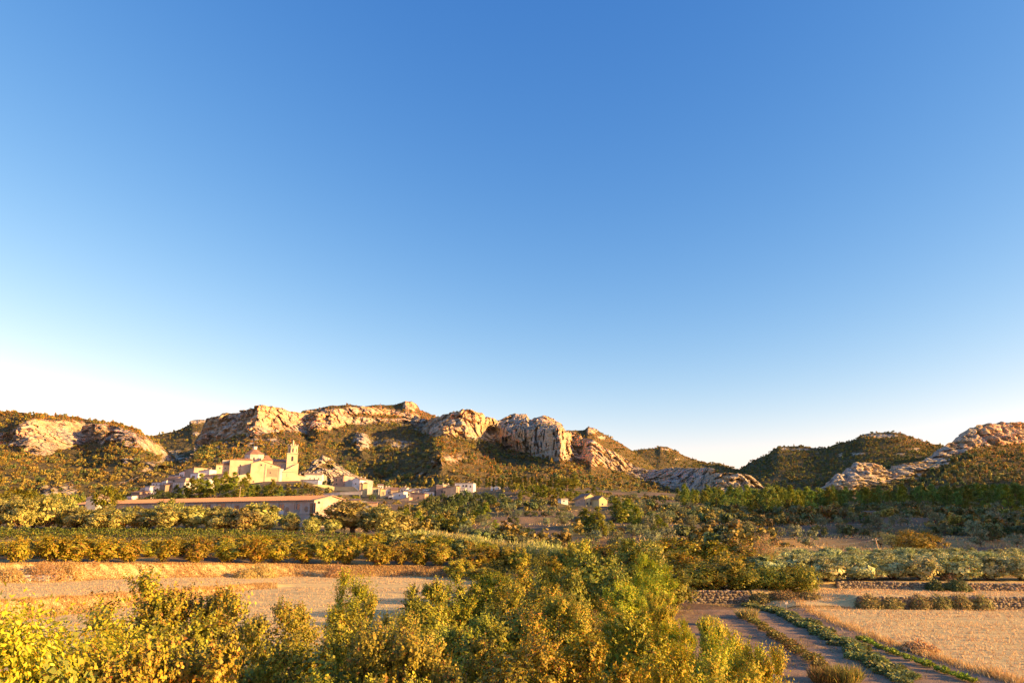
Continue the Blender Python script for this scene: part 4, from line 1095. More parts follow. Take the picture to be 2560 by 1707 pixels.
for x, yt, yb, lab in ((390,1219,1232,'tiny dark cypress left of the brown house'),(396,1219,1232,'tiny dark cypress touching the brown house'),(454,1240,1254,'small golden cypress behind the long roof, left one'),(468,1234,1254,'small golden cypress behind the long roof, taller one')):
    plant_base('cypress', 'cypress_tree', x, yt, yb, 2.6, cat='tree', label=lab, group='small cypresses below the left houses')
UP = [(1288,1206,1238,10),(1305,1212,1242,10),(1320,1216,1246,12),(1334,1210,1247,12),(1346,1214,1250,12),(1360,1212,1252,14),(1374,1220,1254,13),(1386,1222,1252,11),(1400,1222,1252,12),(1413,1226,1252,11),(1426,1228,1252,11),(1441,1228,1254,11),(1456,1230,1254,11),(1471,1226,1250,12),(1486,1218,1248,13),(1418,1196,1228,20),(1436,1188,1225,18),(1398,1196,1224,16),(1340,1240,1262,14),(1300,1232,1256,10)]
up = []
for q, (x, yt, yb, hw) in enumerate(UP):
    up.append(plant_base('stone_pine' if q % 3 == 0 else 'pine', 'pine_tree', x, yt, yb, hw, cat='tree', group='bright pines between the cypresses and the farmhouse'))
number_labels(up, 'bright yellow pine between cypresses and farmhouse, {n}')
DK = [(1165,1228,1262,18),(1140,1236,1272,20),(1110,1238,1276,20),(1080,1240,1280,18),(1190,1238,1270,16),(1060,1252,1284,14),(1215,1232,1256,12),(1150,1252,1288,18),(1185,1256,1290,14),(1230,1240,1268,14),(1265,1244,1270,14),(1120,1262,1296,16),
      (420,1236,1256,22),(385,1238,1258,20),(440,1234,1254,18),(360,1246,1262,14),(405,1226,1244,12),(320,1236,1256,18),(1090,1270,1300,16),(930,1236,1252,8),(815,1202,1214,9),(835,1203,1216,9),(848,1204,1216,8),(790,1218,1232,12),(765,1222,1236,10),(755,1222,1236,9),(820,1220,1233,9),(850,1218,1232,8),(870,1220,1232,8)]
dk = []
for x, yt, yb, hw in DK:
    dk.append(plant_base('far_shrub', 'broadleaf_tree', x, yt, yb, hw, cat='tree', group='dark broadleaf trees around the village'))
number_labels(dk, 'dark round broadleaf tree around the village, {n}')

def split_labels(groups):
    buckets = {}
    for g in groups:
        for o in TREES.get(g, []): buckets.setdefault(o['label'], []).append(o)
    for lab, objs in buckets.items():
        if len(objs) > 1: number_labels(objs, lab + ', {n}')
split_labels(['grey olives on the shaded terraces', 'dark scrub on the shaded terraces', 'pines of the shaded wood in the valley'])

# ------------------------------------------------------------------ forest and scrub on the mountains: too many to count
def low_crown(seed, mat, h, rx, n, leaf, cone=False):
    rng = np.random.default_rng(seed)
    nb = 9
    c = rng.normal(size=(nb, 3)) * [rx * 0.45, rx * 0.45, h * 0.2] + [0, 0, h * 0.55]
    if cone:
        c[:, 2] = np.linspace(0.25, 0.88, nb) * h
        w = (1.05 - np.linspace(0.15, 0.95, nb))[:, None]
        c[:, :2] = rng.normal(size=(nb, 2)) * rx * 0.55 * w
    bi = rng.integers(nb, size=n)
    d = unit(rng.normal(size=(n, 3)))
    rr = rx * (0.48 if not cone else 0.40)
    P = c[bi] + d * rr * (0.6 + 0.4 * rng.random((n, 1)))
    P[:, 2] = np.maximum(P[:, 2], 0.05)
    D = d + rng.normal(size=(n, 3)) * 0.5 + [0, 0, 0.4]
    D = unit(rng.normal(size=(n, 3))); D = D - (D * d).sum(1, keepdims=True) * d
    V, F = leaf_quads(P - unit(D) * leaf * 0.5, D, leaf * (0.7 + 0.6 * rng.random(n)), 0.85, rng, 0.5, 0.15, unit(d + [0, 0, 0.2]))
    return mesh_np('far_crown', V, F, mat)

forest_col = bpy.data.collections.new('forest_kinds')
M_FOR = leaf_mat('forest_leaf', (0.35, 0.27, 0.048), (0.17, 0.145, 0.034), None, 0, 0.10, 0.28)
M_FORD = leaf_mat('forest_leaf_dark', (0.16, 0.19, 0.052), (0.085, 0.11, 0.038), None, 0, 0.10, 0.25)
M_SCR = leaf_mat('scrub_leaf', (0.36, 0.26, 0.065), (0.20, 0.16, 0.045), None, 0, 0.10, 0.3)
for k, (m, h, rx, cone) in enumerate(((M_FOR, 5.4, 2.9, False), (M_FOR, 7.0, 2.4, True), (M_FORD, 5.4, 2.9, False), (M_FORD, 7.5, 2.5, True), (M_SCR, 2.4, 2.2, False), (M_SCR, 1.8, 2.0, False))):
    o = bpy.data.objects.new(f'kind_{k}', low_crown(2000 + k, m, h, rx, 150 if k < 4 else 80, 1.25 if k < 4 else 1.0, cone))
    forest_col.objects.link(o)

def forest_object(name, P, idx, scale, rot):
    me = bpy.data.meshes.new(name)
    me.vertices.add(len(P)); me.vertices.foreach_set('co', np.ascontiguousarray(P, dtype=np.float32).ravel())
    for nm, v, ty in (('kind_index', idx, 'INT'), ('size', scale, 'FLOAT'), ('turn', rot, 'FLOAT')):
        a = me.attributes.new(nm, ty, 'POINT'); a.data.foreach_set('value', np.ascontiguousarray(v, dtype=np.int32 if ty == 'INT' else np.float32))
    o = tag(link(name, me), kind='stuff')
    ng = bpy.data.node_groups.new(name, 'GeometryNodeTree')
    ng.interface.new_socket('Geometry', in_out='INPUT', socket_type='NodeSocketGeometry')
    ng.interface.new_socket('Geometry', in_out='OUTPUT', socket_type='NodeSocketGeometry')
    N = ng.nodes; Lk = ng.links
    gi = N.new('NodeGroupInput'); go = N.new('NodeGroupOutput')
    ci = N.new('GeometryNodeCollectionInfo'); ci.inputs['Collection'].default_value = forest_col
    ci.inputs['Separate Children'].default_value = True; ci.inputs['Reset Children'].default_value = True
    iop = N.new('GeometryNodeInstanceOnPoints'); iop.inputs['Pick Instance'].default_value = True
    def at(nm, ty):
        a = N.new('GeometryNodeInputNamedAttribute'); a.data_type = ty; a.inputs['Name'].default_value = nm
        return a.outputs['Attribute']
    cx = N.new('ShaderNodeCombineXYZ'); Lk.new(at('turn', 'FLOAT'), cx.inputs['Z'])
    Lk.new(gi.outputs[0], iop.inputs['Points']); Lk.new(ci.outputs[0], iop.inputs['Instance'])
    Lk.new(at('kind_index', 'INT'), iop.inputs['Instance Index'])
    e2r = N.new('FunctionNodeEulerToRotation'); Lk.new(cx.outputs[0], e2r.inputs[0]); Lk.new(e2r.outputs[0], iop.inputs['Rotation'])
    Lk.new(at('size', 'FLOAT'), iop.inputs['Scale']); Lk.new(iop.outputs[0], go.inputs[0])
    md = o.modifiers.new('trees', 'NODES'); md.node_group = ng
    return o

def cover(key, dens_tree, dens_scrub, dark, seed, tree_test=None, crest_trees=0.0):
    X, Y, Z, rr, nfront = LOFTS[key]
    rng = np.random.default_rng(seed)
    nf = nfront + 2
    Xf, Yf, Zf, rf = X[:nf], Y[:nf], Z[:nf], rr[:nf]
    # true area of each cell, so that the cover is even on the ground
    ax = np.stack([np.diff(Xf, axis=1)[:-1], np.diff(Yf, axis=1)[:-1], np.diff(Zf, axis=1)[:-1]], -1)
    ay = np.stack([np.diff(Xf, axis=0)[:, :-1], np.diff(Yf, axis=0)[:, :-1], np.diff(Zf, axis=0)[:, :-1]], -1)
    cr = np.cross(ax, ay); area = np.linalg.norm(cr, axis=-1); nz = np.abs(cr[..., 2]) / np.maximum(area, 1e-9)
    area = np.minimum(area * nz, 60)
    w = area.ravel() / area.sum()
    out = []
    for kind, dens in (('t', dens_tree), ('s', dens_scrub)):
        n = int(dens * area.sum())
        c = rng.choice(len(w), n, p=w)
        i, j = np.unravel_index(c, area.shape)
        u, v = rng.random(n), rng.random(n)
        P = np.stack([Xf[i, j] + (Xf[i, j + 1] - Xf[i, j]) * u + (Xf[i + 1, j] - Xf[i, j]) * v,
                      Yf[i, j] + (Yf[i, j + 1] - Yf[i, j]) * u + (Yf[i + 1, j] - Yf[i, j]) * v,
                      Zf[i, j] + (Zf[i, j + 1] - Zf[i, j]) * u + (Zf[i + 1, j] - Zf[i, j]) * v - 0.3], 1)
        nn = fbm(P[:, 0] / 40, P[:, 1] / 40, P[:, 2] / 40, 4, seed + 5) * 1.25 - 0.125
        n2 = fbm(P[:, 0] / 9, P[:, 1] / 9, P[:, 2] / 9, 2, seed + 9)
        bare = rf[i, j] + 0.5 * (n2 - 0.5)
        px, py = to_px(P[:, 0], P[:, 1], P[:, 2])
        if kind == 't':
            keep = (bare < 0.42) & (nn + 0.25 * (n2 - 0.5) > (0.42 if tree_test is None else tree_test(px, py)))
            P = P[keep]; m = len(P)
            dk = rng.random(m) < dark
            idx = np.where(dk, 2, 0) + (rng.random(m) < 0.22)
            sc = 0.34 + 0.85 * rng.random(m) ** 1.8
        else:
            keep = (bare < 0.62 + 0.25 * rng.random(n)) & (fbm(P[:, 0] / 25, P[:, 1] / 25, P[:, 2] / 25, 3, seed + 15) > 0.46)
            P = P[keep]; m = len(P)
            idx = np.where(rng.random(m) < 0.8, 4 + (rng.random(m) < 0.5), 2 * (rng.random(m) < dark))
            sc = 0.5 + 0.8 * rng.random(m)
            sc = np.where(idx < 4, sc * 0.5, sc)
        out.append((P, idx, sc))
    # a fringe of trees along the crest
    P = np.concatenate([o[0] for o in out]); idx = np.concatenate([o[1] for o in out]); sc = np.concatenate([o[2] for o in out])
    return P, idx, sc, rng.random(len(P)) * 6.28

fore = [cover('mountain', 0.0105, 0.013, 0.42, 1, lambda px, py: np.where(px < 780, np.where(py > 1120, 0.36, 0.46), np.where(px > 1150, 0.43, 0.47))),
        cover('mountainleft', 0.0115, 0.011, 0.36, 2, lambda px, py: np.where(py > 1200, 0.5, 0.38)),
        cover('mountainright', 0.013, 0.010, 0.55, 3, lambda px, py: np.where(py > 1110, 0.33, 0.5)),
        cover('mountain_shoulder', 0.007, 0.008, 0.4, 4), cover('mountain_shoulderb', 0.007, 0.008, 0.4, 5),
        cover('far_hill', 0.0075, 0.006, 0.45, 6), cover('far_hillgorge', 0.004, 0.009, 0.4, 7),
        cover('far_hillright', 0.0115, 0.005, 0.55, 8, lambda px, py: np.where((py > 1190), 0.5, 0.26)), cover('rock_knoll', 0.0, 0.02, 0.2, 9)]
FP, FI, FS, FT = (np.concatenate([f[q] for f in fore]) for q in range(4))
print('forest points', len(FP))
forest_object('forest', FP, FI, FS, FT)

# ------------------------------------------------------------------ building materials
def plaster(name, a, b, scale=0.35, bump=0.25):
    t = NT(name); v = t.pos()
    f = t.noise(scale, 5, 0.65, v); f2 = t.noise(scale * 9, 4, 0.6, v)
    st = t.noise(1.0, 4, 0.6, t.pos((0.9, 0.9, 0.12)))
    c = t.mix(t.ramp(f, 0.35, 0.65), a, b)
    c = t.mix(t.ramp(st, 0.56, 0.75, 0, 0.45), c, tuple(q * 0.55 for q in a))
    t.principled(c, 0.92, t.bump(f2, bump, 0.06), 0.15)
    return t.m

M_WHITE = plaster('white_render', (0.74, 0.73, 0.71), (0.60, 0.58, 0.55))
M_CREAM = plaster('cream_render', (0.60, 0.56, 0.48), (0.48, 0.43, 0.36))
M_TAN = plaster('tan_render', (0.42, 0.34, 0.26), (0.32, 0.25, 0.19))
M_PINK = plaster('pinkish_render', (0.44, 0.30, 0.22), (0.36, 0.24, 0.18))
M_BROWN = plaster('rough_masonry', (0.30, 0.24, 0.19), (0.21, 0.165, 0.13), 0.6, 0.6)
M_STONE = plaster('dressed_stone', (0.47, 0.43, 0.35), (0.37, 0.32, 0.26), 0.25, 0.4)
M_ASHLAR = plaster('church_stone', (0.64, 0.55, 0.36), (0.53, 0.44, 0.28), 0.2, 0.35)
M_YELLOW = plaster('yellow_render', (0.62, 0.53, 0.29), (0.52, 0.43, 0.22))
M_GLASS = simple_mat('window_dark', (0.025, 0.028, 0.034), (0.05, 0.05, 0.055), 0.6, 0.15, spec=0.5)
M_WOOD = simple_mat('shutter_wood', (0.13, 0.08, 0.05), (0.08, 0.05, 0.035), 3.0, 0.7)
M_METAL = simple_mat('grey_metal', (0.30, 0.31, 0.33), (0.22, 0.22, 0.23), 2.0, 0.5)
M_PALE = simple_mat('pale_panel', (0.62, 0.64, 0.66), (0.55, 0.57, 0.6), 1.0, 0.6)
M_CONC = plaster('concrete', (0.36, 0.34, 0.32), (0.27, 0.25, 0.235), 0.8, 0.3)
M_PANES = simple_mat('glass_wall', (0.30, 0.36, 0.42), (0.42, 0.47, 0.52), 0.5, 0.12, spec=0.6)

def tile_mat(name, a, b, ang=0.0):
    t = NT(name)
    v = t.coord('Object')
    w = t.n('ShaderNodeTexWave'); w.wave_type = 'BANDS'; w.bands_direction = 'X'
    w.inputs['Scale'].default_value = 0.9; w.inputs['Distortion'].default_value = 0.3
    t.l(v, w.inputs['Vector'])
    n = t.noise(0.9, 5, 0.7, v); n2 = t.noise(9.0, 3, 0.6, v)
    c = t.mix(t.ramp(n, 0.3, 0.7), a, b)
    c = t.mix(t.ramp(n2, 0.5, 0.75, 0, 0.6), c, tuple(q * 0.5 for q in b))
    t.principled(c, 0.85, t.bump(w.outputs['Fac'], 0.5, 0.08), 0.2)
    return t.m
M_TILE = tile_mat('roof_tile', (0.36, 0.20, 0.13), (0.27, 0.155, 0.105))
M_TILE_D = tile_mat('roof_tile_weathered', (0.26, 0.17, 0.12), (0.19, 0.13, 0.10))
M_TILE_O = tile_mat('roof_tile_orange', (0.37, 0.27, 0.19), (0.28, 0.20, 0.14))

def block_mat(name):
    """bare hollow-block masonry with mortar smears"""
    t = NT(name)
    v = t.coord('Object')
    br = t.n('ShaderNodeTexBrick'); t.l(v, br.inputs['Vector'])
    mp = t.n('ShaderNodeMapping'); tc = t.n('ShaderNodeTexCoord'); t.l(tc.outputs['Object'], mp.inputs['Vector'])
    mp.inputs['Rotation'].default_value = (R(90), 0, 0); t.l(mp.outputs[0], br.inputs['Vector'])
    br.inputs['Scale'].default_value = 1.0; br.inputs['Brick Width'].default_value = 0.55; br.inputs['Row Height'].default_value = 0.28
    br.inputs['Mortar Size'].default_value = 0.03
    br.inputs['Color1'].default_value = (0.46, 0.30, 0.23, 1); br.inputs['Color2'].default_value = (0.40, 0.29, 0.24, 1); br.inputs['Mortar'].default_value = (0.44, 0.40, 0.37, 1)
    n = t.noise(0.32, 5, 0.7, v); n2 = t.noise(2.2, 4, 0.6, v)
    c = t.mix(t.ramp(n, 0.42, 0.60, 0, 0.85), br.outputs['Color'], (0.46, 0.43, 0.41))
    c = t.mix(t.ramp(n2, 0.58, 0.78, 0, 0.4), c, (0.24, 0.21, 0.19))
    t.principled(c, 0.93, t.bump(br.outputs['Fac'], 0.5, 0.03), 0.15)
    return t.m
M_BLOCK = block_mat('bare_block_wall')

def M_PX(Y):
    """metres per photo pixel at depth Y near the horizon"""
    return float(PT(1281, 1230, Y)[0] - PT(1280, 1230, Y)[0])

def add_window(parent, x0, x1, z0, z1, y=0.0, shutters=False, sill=True, mat=None, axis='x'):
    """a window set in the wall: reveal frame proud of the wall, dark pane behind"""
    f = MB()
    def bx(a0, a1, b0, b1, c0, c1):
        if axis == 'x': f.box(a0, a1, b0, b1, c0, c1)
        else: f.box(b0, b1, a0, a1, c0, c1)
    s = -1 if axis == 'x' else 1
    t = 0.09
    yo, yi = (y - 0.06, y + 0.02) if axis == 'x' else (y - 0.02, y + 0.06)
    bx(x0 - t, x0, yo, yi, z0, z1); bx(x1, x1 + t, yo, yi, z0, z1); bx(x0 - t, x1 + t, yo, yi, z1, z1 + t)
    if sill: bx(x0 - t * 1.6, x1 + t * 1.6, yo - (0.06 if axis == 'x' else 0), yi + (0 if axis == 'x' else 0.06), z0 - t, z0)
    w = f.build('window', mat or M_CONC, parent)
    p = MB()
    a, b = (y - 0.03, y + 0.015) if axis == 'x' else (y - 0.015, y + 0.03)
    if axis == 'x': p.box(x0, x1, a, b, z0, z1)
    else: p.box(a, b, x0, x1, z0, z1)
    p.build('pane', M_GLASS, w)
    return w

def roof_mb(w, d, h, kind, rise, over=0.35, th=0.2):
    mb = MB()
    x0, x1, y0, y1 = -over, w + over, -over, d + over
    def slab(pts):
        top = [(x, y, z + th) for x, y, z in pts]
        mb.prism(pts, top)
    e = 0.003
    if kind == 'front':         # ridge parallel to the front
        m = d / 2
        slab([(x0, y0, h + e - rise * over / m), (x1, y0, h + e - rise * over / m), (x1, m, h + rise), (x0, m, h + rise)])
        slab([(x0, m + e, h + rise), (x1, m + e, h + rise), (x1, y1, h - rise * over / m), (x0, y1, h - rise * over / m)])
    elif kind == 'gable':       # gable looks at the front
        m = w / 2
        slab([(x0, y0, h - rise * over / m), (m, y0, h + rise), (m, y1, h + rise), (x0, y1, h - rise * over / m)])
        slab([(m + e, y0, h + rise), (x1, y0, h - rise * over / m), (x1, y1, h - rise * over / m), (m + e, y1, h + rise)])
    elif kind == 'mono_l':      # higher at the left
        slab([(x0, y0, h + rise), (x1, y0, h), (x1, y1, h), (x0, y1, h + rise)])
    elif kind == 'mono_r':
        slab([(x0, y0, h), (x1, y0, h + rise), (x1, y1, h + rise), (x0, y1, h)])
    elif kind == 'mono':        # falls to the front
        slab([(x0, y0, h), (x1, y0, h), (x1, y1, h + rise), (x0, y1, h + rise)])
    elif kind == 'hip':
        c = [(w * 0.5 - 0.01, d * 0.5 - 0.01), (w * 0.5 + 0.01, d * 0.5 - 0.01), (w * 0.5 + 0.01, d * 0.5 + 0.01), (w * 0.5 - 0.01, d * 0.5 + 0.01)]
        mb.prism([(x0, y0, h + e), (x1, y0, h + e), (x1, y1, h + e), (x0, y1, h + e)], [(p[0], p[1], h + rise) for p in c])
    else:                       # flat with a parapet
        mb.box(-0.12, w + 0.12, -0.12, d + 0.12, h + e, h + 0.25)
        for b in ((-0.12, w + 0.12, -0.12, 0.12), (-0.12, w + 0.12, d - 0.12, d + 0.12), (-0.12, 0.12, 0.121, d - 0.121), (w - 0.12, w + 0.12, 0.121, d - 0.121)):
            mb.box(*b, h + 0.251, h + 0.7)
    return mb

def wall_mb(w, d, h, kind, rise, z0=-3.0):
    mb = MB()
    if kind == 'front': 
        mb.poly([(0,0,z0),(w,0,z0),(w,d,z0),(0,d,z0),(0,0,h),(w,0,h),(w,d,h),(0,d,h),(0,d/2,h+rise),(w,d/2,h+rise)],
                [(0,1,5,4),(2,3,7,6),(1,2,6,9,5),(3,0,4,8,7),(0,3,2,1),(4,5,9,8),(6,7,8,9)])
    elif kind == 'gable':
        mb.poly([(0,0,z0),(w,0,z0),(w,d,z0),(0,d,z0),(0,0,h),(w,0,h),(w,d,h),(0,d,h),(w/2,0,h+rise),(w/2,d,h+rise)],
                [(0,1,5,8,4),(1,2,6,5),(2,3,7,9,6),(3,0,4,7),(0,3,2,1),(5,6,9,8),(4,8,9,7)])
    else:
        za = h + (rise if kind == 'mono_l' else 0); zb = h + (rise if kind == 'mono_r' else 0); zc = h + (rise if kind == 'mono' else 0)
        t = [za, zb, max(zb, zc), max(za, zc)]
        mb.poly([(0,0,z0),(w,0,z0),(w,d,z0),(0,d,z0),(0,0,t[0]),(w,0,t[1]),(w,d,t[2]),(0,d,t[3])],
                [(0,1,5,4),(1,2,6,5),(2,3,7,6),(3,0,4,7),(0,3,2,1),(4,5,6,7)])
    return mb

def house(x0, x1, yt, yb, Y, label, rz=-14, depth=9.0, roof='front', rise=1.3, wall=None, tiles=None, wins=(), chim=(), door=None, group='houses of the hill village', name='house', cat='house', z0=-4.0, awin=()):
    """x0..x1 / yt..yb: the front wall in the photo, at depth Y. wins: fractions of the front (u0, u1, v0, v1)"""
    wall = wall or M_WHITE; tiles = tiles or M_TILE_D
    X0, _, Zb = PT(x0, yb, Y); Zt = PT(x0, yt, Y)[2]
    a = R(rz)
    k = M_PX(Y)
    w = (x1 - x0) * k / max(0.35, math.cos(a) + abs(math.sin(a)) * 0.0 - math.sin(a) * (x1 - 1280) / FPX)
    h = float(Zt - Zb)
    t = empty(name, (float(X0), Y, float(Zb)), a, label, cat, group)
    wall_mb(w, depth, h, roof, rise, z0).build('wall', wall, t)
    r = roof_mb(w, depth, h, roof, rise).build('roof', tiles if roof != 'flat' else M_CONC, t)
    for (cx, cy, ch) in chim:
        c = MB(); zt = h + rise * 0.3
        c.box(cx * w - 0.4, cx * w + 0.4, cy * depth - 0.4, cy * depth + 0.4, zt, h + rise + ch)
        c.box(cx * w - 0.5, cx * w + 0.5, cy * depth - 0.5, cy * depth + 0.5, h + rise + ch + 0.002, h + rise + ch + 0.18)
        c.build('chimney', M_CREAM, t)
    for (u0, u1, v0, v1) in wins:
        add_window(t, u0 * w, u1 * w, v0 * h, v1 * h)
    for (u0, u1, v0, v1) in awin:      # on the right-hand side wall
        add_window(t, u0 * depth, u1 * depth, v0 * h, v1 * h, y=w, axis='y')
    if door:
        d = MB(); d.box(door[0] * w, door[1] * w, -0.05, 0.02, 0, door[2] * h); d.build('door', M_WOOD, t)
    return t

W3 = ((.15,.28,.3,.6),(.45,.58,.3,.6),(.72,.85,.3,.6))
W2 = ((.2,.38,.35,.65),(.6,.78,.35,.65))
W4U = ((.12,.22,.55,.78),(.36,.46,.55,.78),(.58,.68,.55,.78),(.80,.90,.55,.78))
G22 = ((.2,.36,.12,.36),(.62,.78,.12,.36),(.2,.36,.58,.82),(.62,.78,.58,.82))
# the white row on the left, climbing to the church
house(325,346,1231,1256,455,'lowest brownish house at the left foot of the village',-18,8,'front',1.0,M_BROWN,M_TILE_D,W2)
house(337,360,1229,1243,462,'small white topped house above the lowest brownish house',-18,8,'front',0.8,M_WHITE,M_TILE_D,W2)
house(345,358,1237,1251,450,'narrow house front with three white framed windows, low left',-18,7,'mono',0.8,M_TAN,M_TILE_D,((.1,.26,.35,.75),(.4,.56,.35,.75),(.7,.86,.35,.75)))
house(350,363,1219,1232,472,'house with a dark balcony opening in the white row',-18,8,'mono',0.9,M_CREAM,M_TILE_D,((.2,.8,.4,.7),))
house(361,373,1217,1233,470,'plain white house front in the left row',-18,8,'flat',0.4,M_WHITE,M_TILE_D,((.55,.75,.2,.42),))
house(373,398,1215,1231,474,'long low white house with a wide garage opening',-18,8,'flat',0.4,M_WHITE,M_TILE_D,((.1,.9,.15,.5),))
house(398,411,1213,1234,470,'brown stone house end beside two tiny cypresses',-18,8,'mono',1.0,M_BROWN,M_TILE_D,())
house(404,415,1203,1216,484,'small white house with two tall windows above the brown one',-18,8,'mono_r',0.8,M_WHITE,M_TILE_D,((.2,.38,.25,.7),(.58,.76,.25,.7)))
house(412,429,1208,1231,474,'grey house with four tall dark windows',-18,9,'mono',1.2,M_TAN,M_TILE_D,((.08,.2,.5,.85),(.3,.42,.5,.85),(.52,.64,.5,.85),(.75,.87,.5,.85),(.1,.3,.08,.25),(.45,.6,.08,.25)))
house(413,440,1196,1206,490,'house with a long weathered roof behind the glazed building',-18,9,'front',1.6,M_TAN,M_TILE_D,W3)
# modern glazed building
t = house(429,459,1207,1231,472,'white modern building with tall glass front and dark columns',-18,9,'flat',0.4,M_WHITE,M_CONC,(),name='glazed_building',cat='building')
w_ = 30 * M_PX(472) / (math.cos(R(18)) + math.sin(R(-18)) * 0 - math.sin(R(-18)) * (459 - 1280) / FPX); h_ = 24 * M_PX(472)
for q in range(6):
    x_ = w_ * (0.05 + q * 0.155)
    for zz in ((0.04, 0.54), (0.58, 0.9)):
        g = MB(); g.box(x_, x_ + w_ * 0.13, -0.04, 0.02, h_ * zz[0], h_ * zz[1]); g.build('glass_panel', M_PANES, t)
for q in range(7):
    c = MB(); xx = w_ * (0.035 + q * 0.155); c.box(xx - 0.09, xx + 0.09, -0.3, -0.1, 0, h_); c.build('column', M_METAL, t)
house(435,447,1188,1202,496,'white house with a small porch in the upper row',-18,8,'mono',0.9,M_WHITE,M_TILE_D,((.3,.75,.2,.45),))
house(446,458,1181,1200,494,'tall white house end with two windows, upper row',-18,10,'mono_r',0.9,M_WHITE,M_TILE_D,((.25,.45,.55,.75),(.6,.78,.55,.75),(.3,.5,.2,.36)))
house(458,482,1174,1201,494,'tall plain beige house rising over the upper row',-26,12,'mono_r',1.4,M_TAN,M_TILE_D,())
house(437,463,1197,1210,482,'wide plain tan block below the upper row',-18,7,'flat',0.4,M_TAN,M_TILE_D,((.2,.32,.0,.2),))
house(474,493,1184,1207,488,'pale grey house with square framed window',-18,9,'flat',0.4,M_WHITE,M_TILE_D,((.25,.6,.55,.78),),door=(.7,.85,.4))
house(492,522,1178,1198,494,'broad white house with small dark window and lit chimney stacks',-16,9,'mono_r',1.2,M_WHITE,M_TILE_D,((.45,.54,.4,.65),),((.5,.5,.8),(.72,.5,.9)))
house(523,563,1171,1188,506,'long grey stone house with four small windows beside the church',-10,9,'mono_r',2.0,M_BROWN,M_TILE_D,((.12,.2,.6,.8),(.33,.39,.6,.8),(.52,.6,.62,.82),(.75,.83,.64,.84),(.12,.2,.15,.32),(.55,.65,.15,.35)))
house(508,557,1189,1199,488,'low house with a long grey roof under the stone house',-10,7,'mono',1.6,M_TAN,M_TILE_D,((.1,.2,.2,.6),(.4,.46,.1,.6)))

house(378,397,1206,1217,488,'white house peeking over the long low garage house',-18,8,'mono',0.9,M_WHITE,M_TILE_D,((.2,.34,.35,.7),(.6,.74,.35,.7)))
house(420,436,1189,1199,500,'cream house tucked behind the long weathered roof',-18,8,'front',1.0,M_CREAM,M_TILE_D,W2)
house(466,480,1203,1212,480,'small white house at the foot of the tall beige one',-18,7,'mono',0.7,M_WHITE,M_TILE_D,W2)
house(500,520,1199,1208,482,'low white house below the lit chimney stacks',-16,7,'flat',0.3,M_WHITE,M_CONC,W3)
house(316,328,1240,1252,446,'tiny white house at the far left end of the row',-18,6,'mono',0.6,M_WHITE,M_TILE_D,W2)
house(1000,1016,1221,1230,514,'white house with one chimney behind the big white block',-10,8,'front',1.0,M_WHITE,M_TILE_O,W2,((.5,.5,.8),))
house(1030,1046,1226,1235,500,'cream house behind the wide brown one',-10,8,'mono',0.9,M_CREAM,M_TILE,W3)
house(944,958,1213,1222,518,'small white house with tiled roof above the narrow yellow one',10,8,'front',1.0,M_WHITE,M_TILE_O,W2)
house(1146,1162,1222,1231,496,'white annex below the modern villa',-8,7,'flat',0.3,M_WHITE,M_CONC,W2)
# right of the church
house(742,762,1190,1209,520,'lit white house with reddish roof just right of the church',14,10,'mono_l',1.2,M_CREAM,M_TILE,(),((.3,.5,.8),))
house(760,804,1186,1210,530,'long bright white house with a tiled roof behind the church square',8,10,'front',1.4,M_WHITE,M_TILE_O,((.3,.34,.5,.66),(.55,.59,.5,.66),(.8,.84,.5,.66)),((.2,.5,.9),(.45,.5,.8),(.7,.5,.9)))
house(751,795,1201,1212,512,'low white garage on the church square, its front in shade',-12,6,'flat',0.3,M_WHITE,M_CONC,())
house(833,858,1193,1213,520,'pinkish house with two shuttered windows facing the square',-14,10,'mono_r',1.3,M_PINK,M_TILE_D,((.22,.38,.5,.85),(.72,.86,.5,.82),(.25,.4,.1,.3)))
house(858,890,1192,1215,520,'house with a bright side wall beside the pinkish one',18,9,'mono_l',1.6,M_CREAM,M_TILE,())
house(880,899,1199,1218,508,'white gabled house with one small window',-16,10,'gable',1.6,M_WHITE,M_TILE_D,((.4,.52,.4,.55),))
house(899,932,1201,1222,514,'long sunlit house with reddish roof at the end of the terrace',14,9,'mono_l',2.2,M_CREAM,M_TILE_O,(),((.1,.5,.9),(.4,.5,.8)))
house(898,906,1209,1230,496,'little tower house with a shaded left face',14,6,'hip',1.4,M_TAN,M_TILE,())
house(906,918,1208,1229,496,'small lit house with tiled roof at the bend of the lane',14,7,'hip',1.5,M_YELLOW,M_TILE,())
house(932,946,1219,1236,488,'low yellow house below the end of the terrace',14,7,'mono',0.7,M_YELLOW,M_TILE,W2)
house(950,963,1223,1250,482,'narrow yellow house with tall windows facing the lane',16,8,'mono_l',0.8,M_YELLOW,M_TILE,((.3,.42,.5,.78),(.6,.74,.5,.78)),awin=((.3,.5,.5,.75),))
house(962,979,1222,1238,500,'white house under an orange roof with little chimneys',12,9,'front',1.5,M_WHITE,M_TILE_O,((.5,.62,.3,.6),),((.2,.5,.7),(.6,.5,.8)))
house(977,994,1225,1236,496,'house with a rust red roof in the middle of the lower village',8,9,'mono',2.2,M_TAN,M_TILE,())
house(971,981,1237,1252,478,'small white annex with shutters in the lower village',-8,6,'mono',0.7,M_WHITE,M_TILE_D,((.15,.85,.35,.6),))
house(981,1008,1232,1257,478,'big white block with a blank front in the lower village',-14,10,'mono_r',1.0,M_WHITE,M_TILE_D,((.58,.66,.72,.84),))
house(1006,1026,1230,1246,484,'pinkish house with one window beside the big white block',-10,8,'mono',0.8,M_CREAM,M_TILE_D,((.6,.85,.5,.78),))
house(1025,1061,1234,1262,470,'wide brown house with a black square window',-10,9,'mono_l',1.0,M_PINK,M_TILE,((.5,.61,.55,.72),))
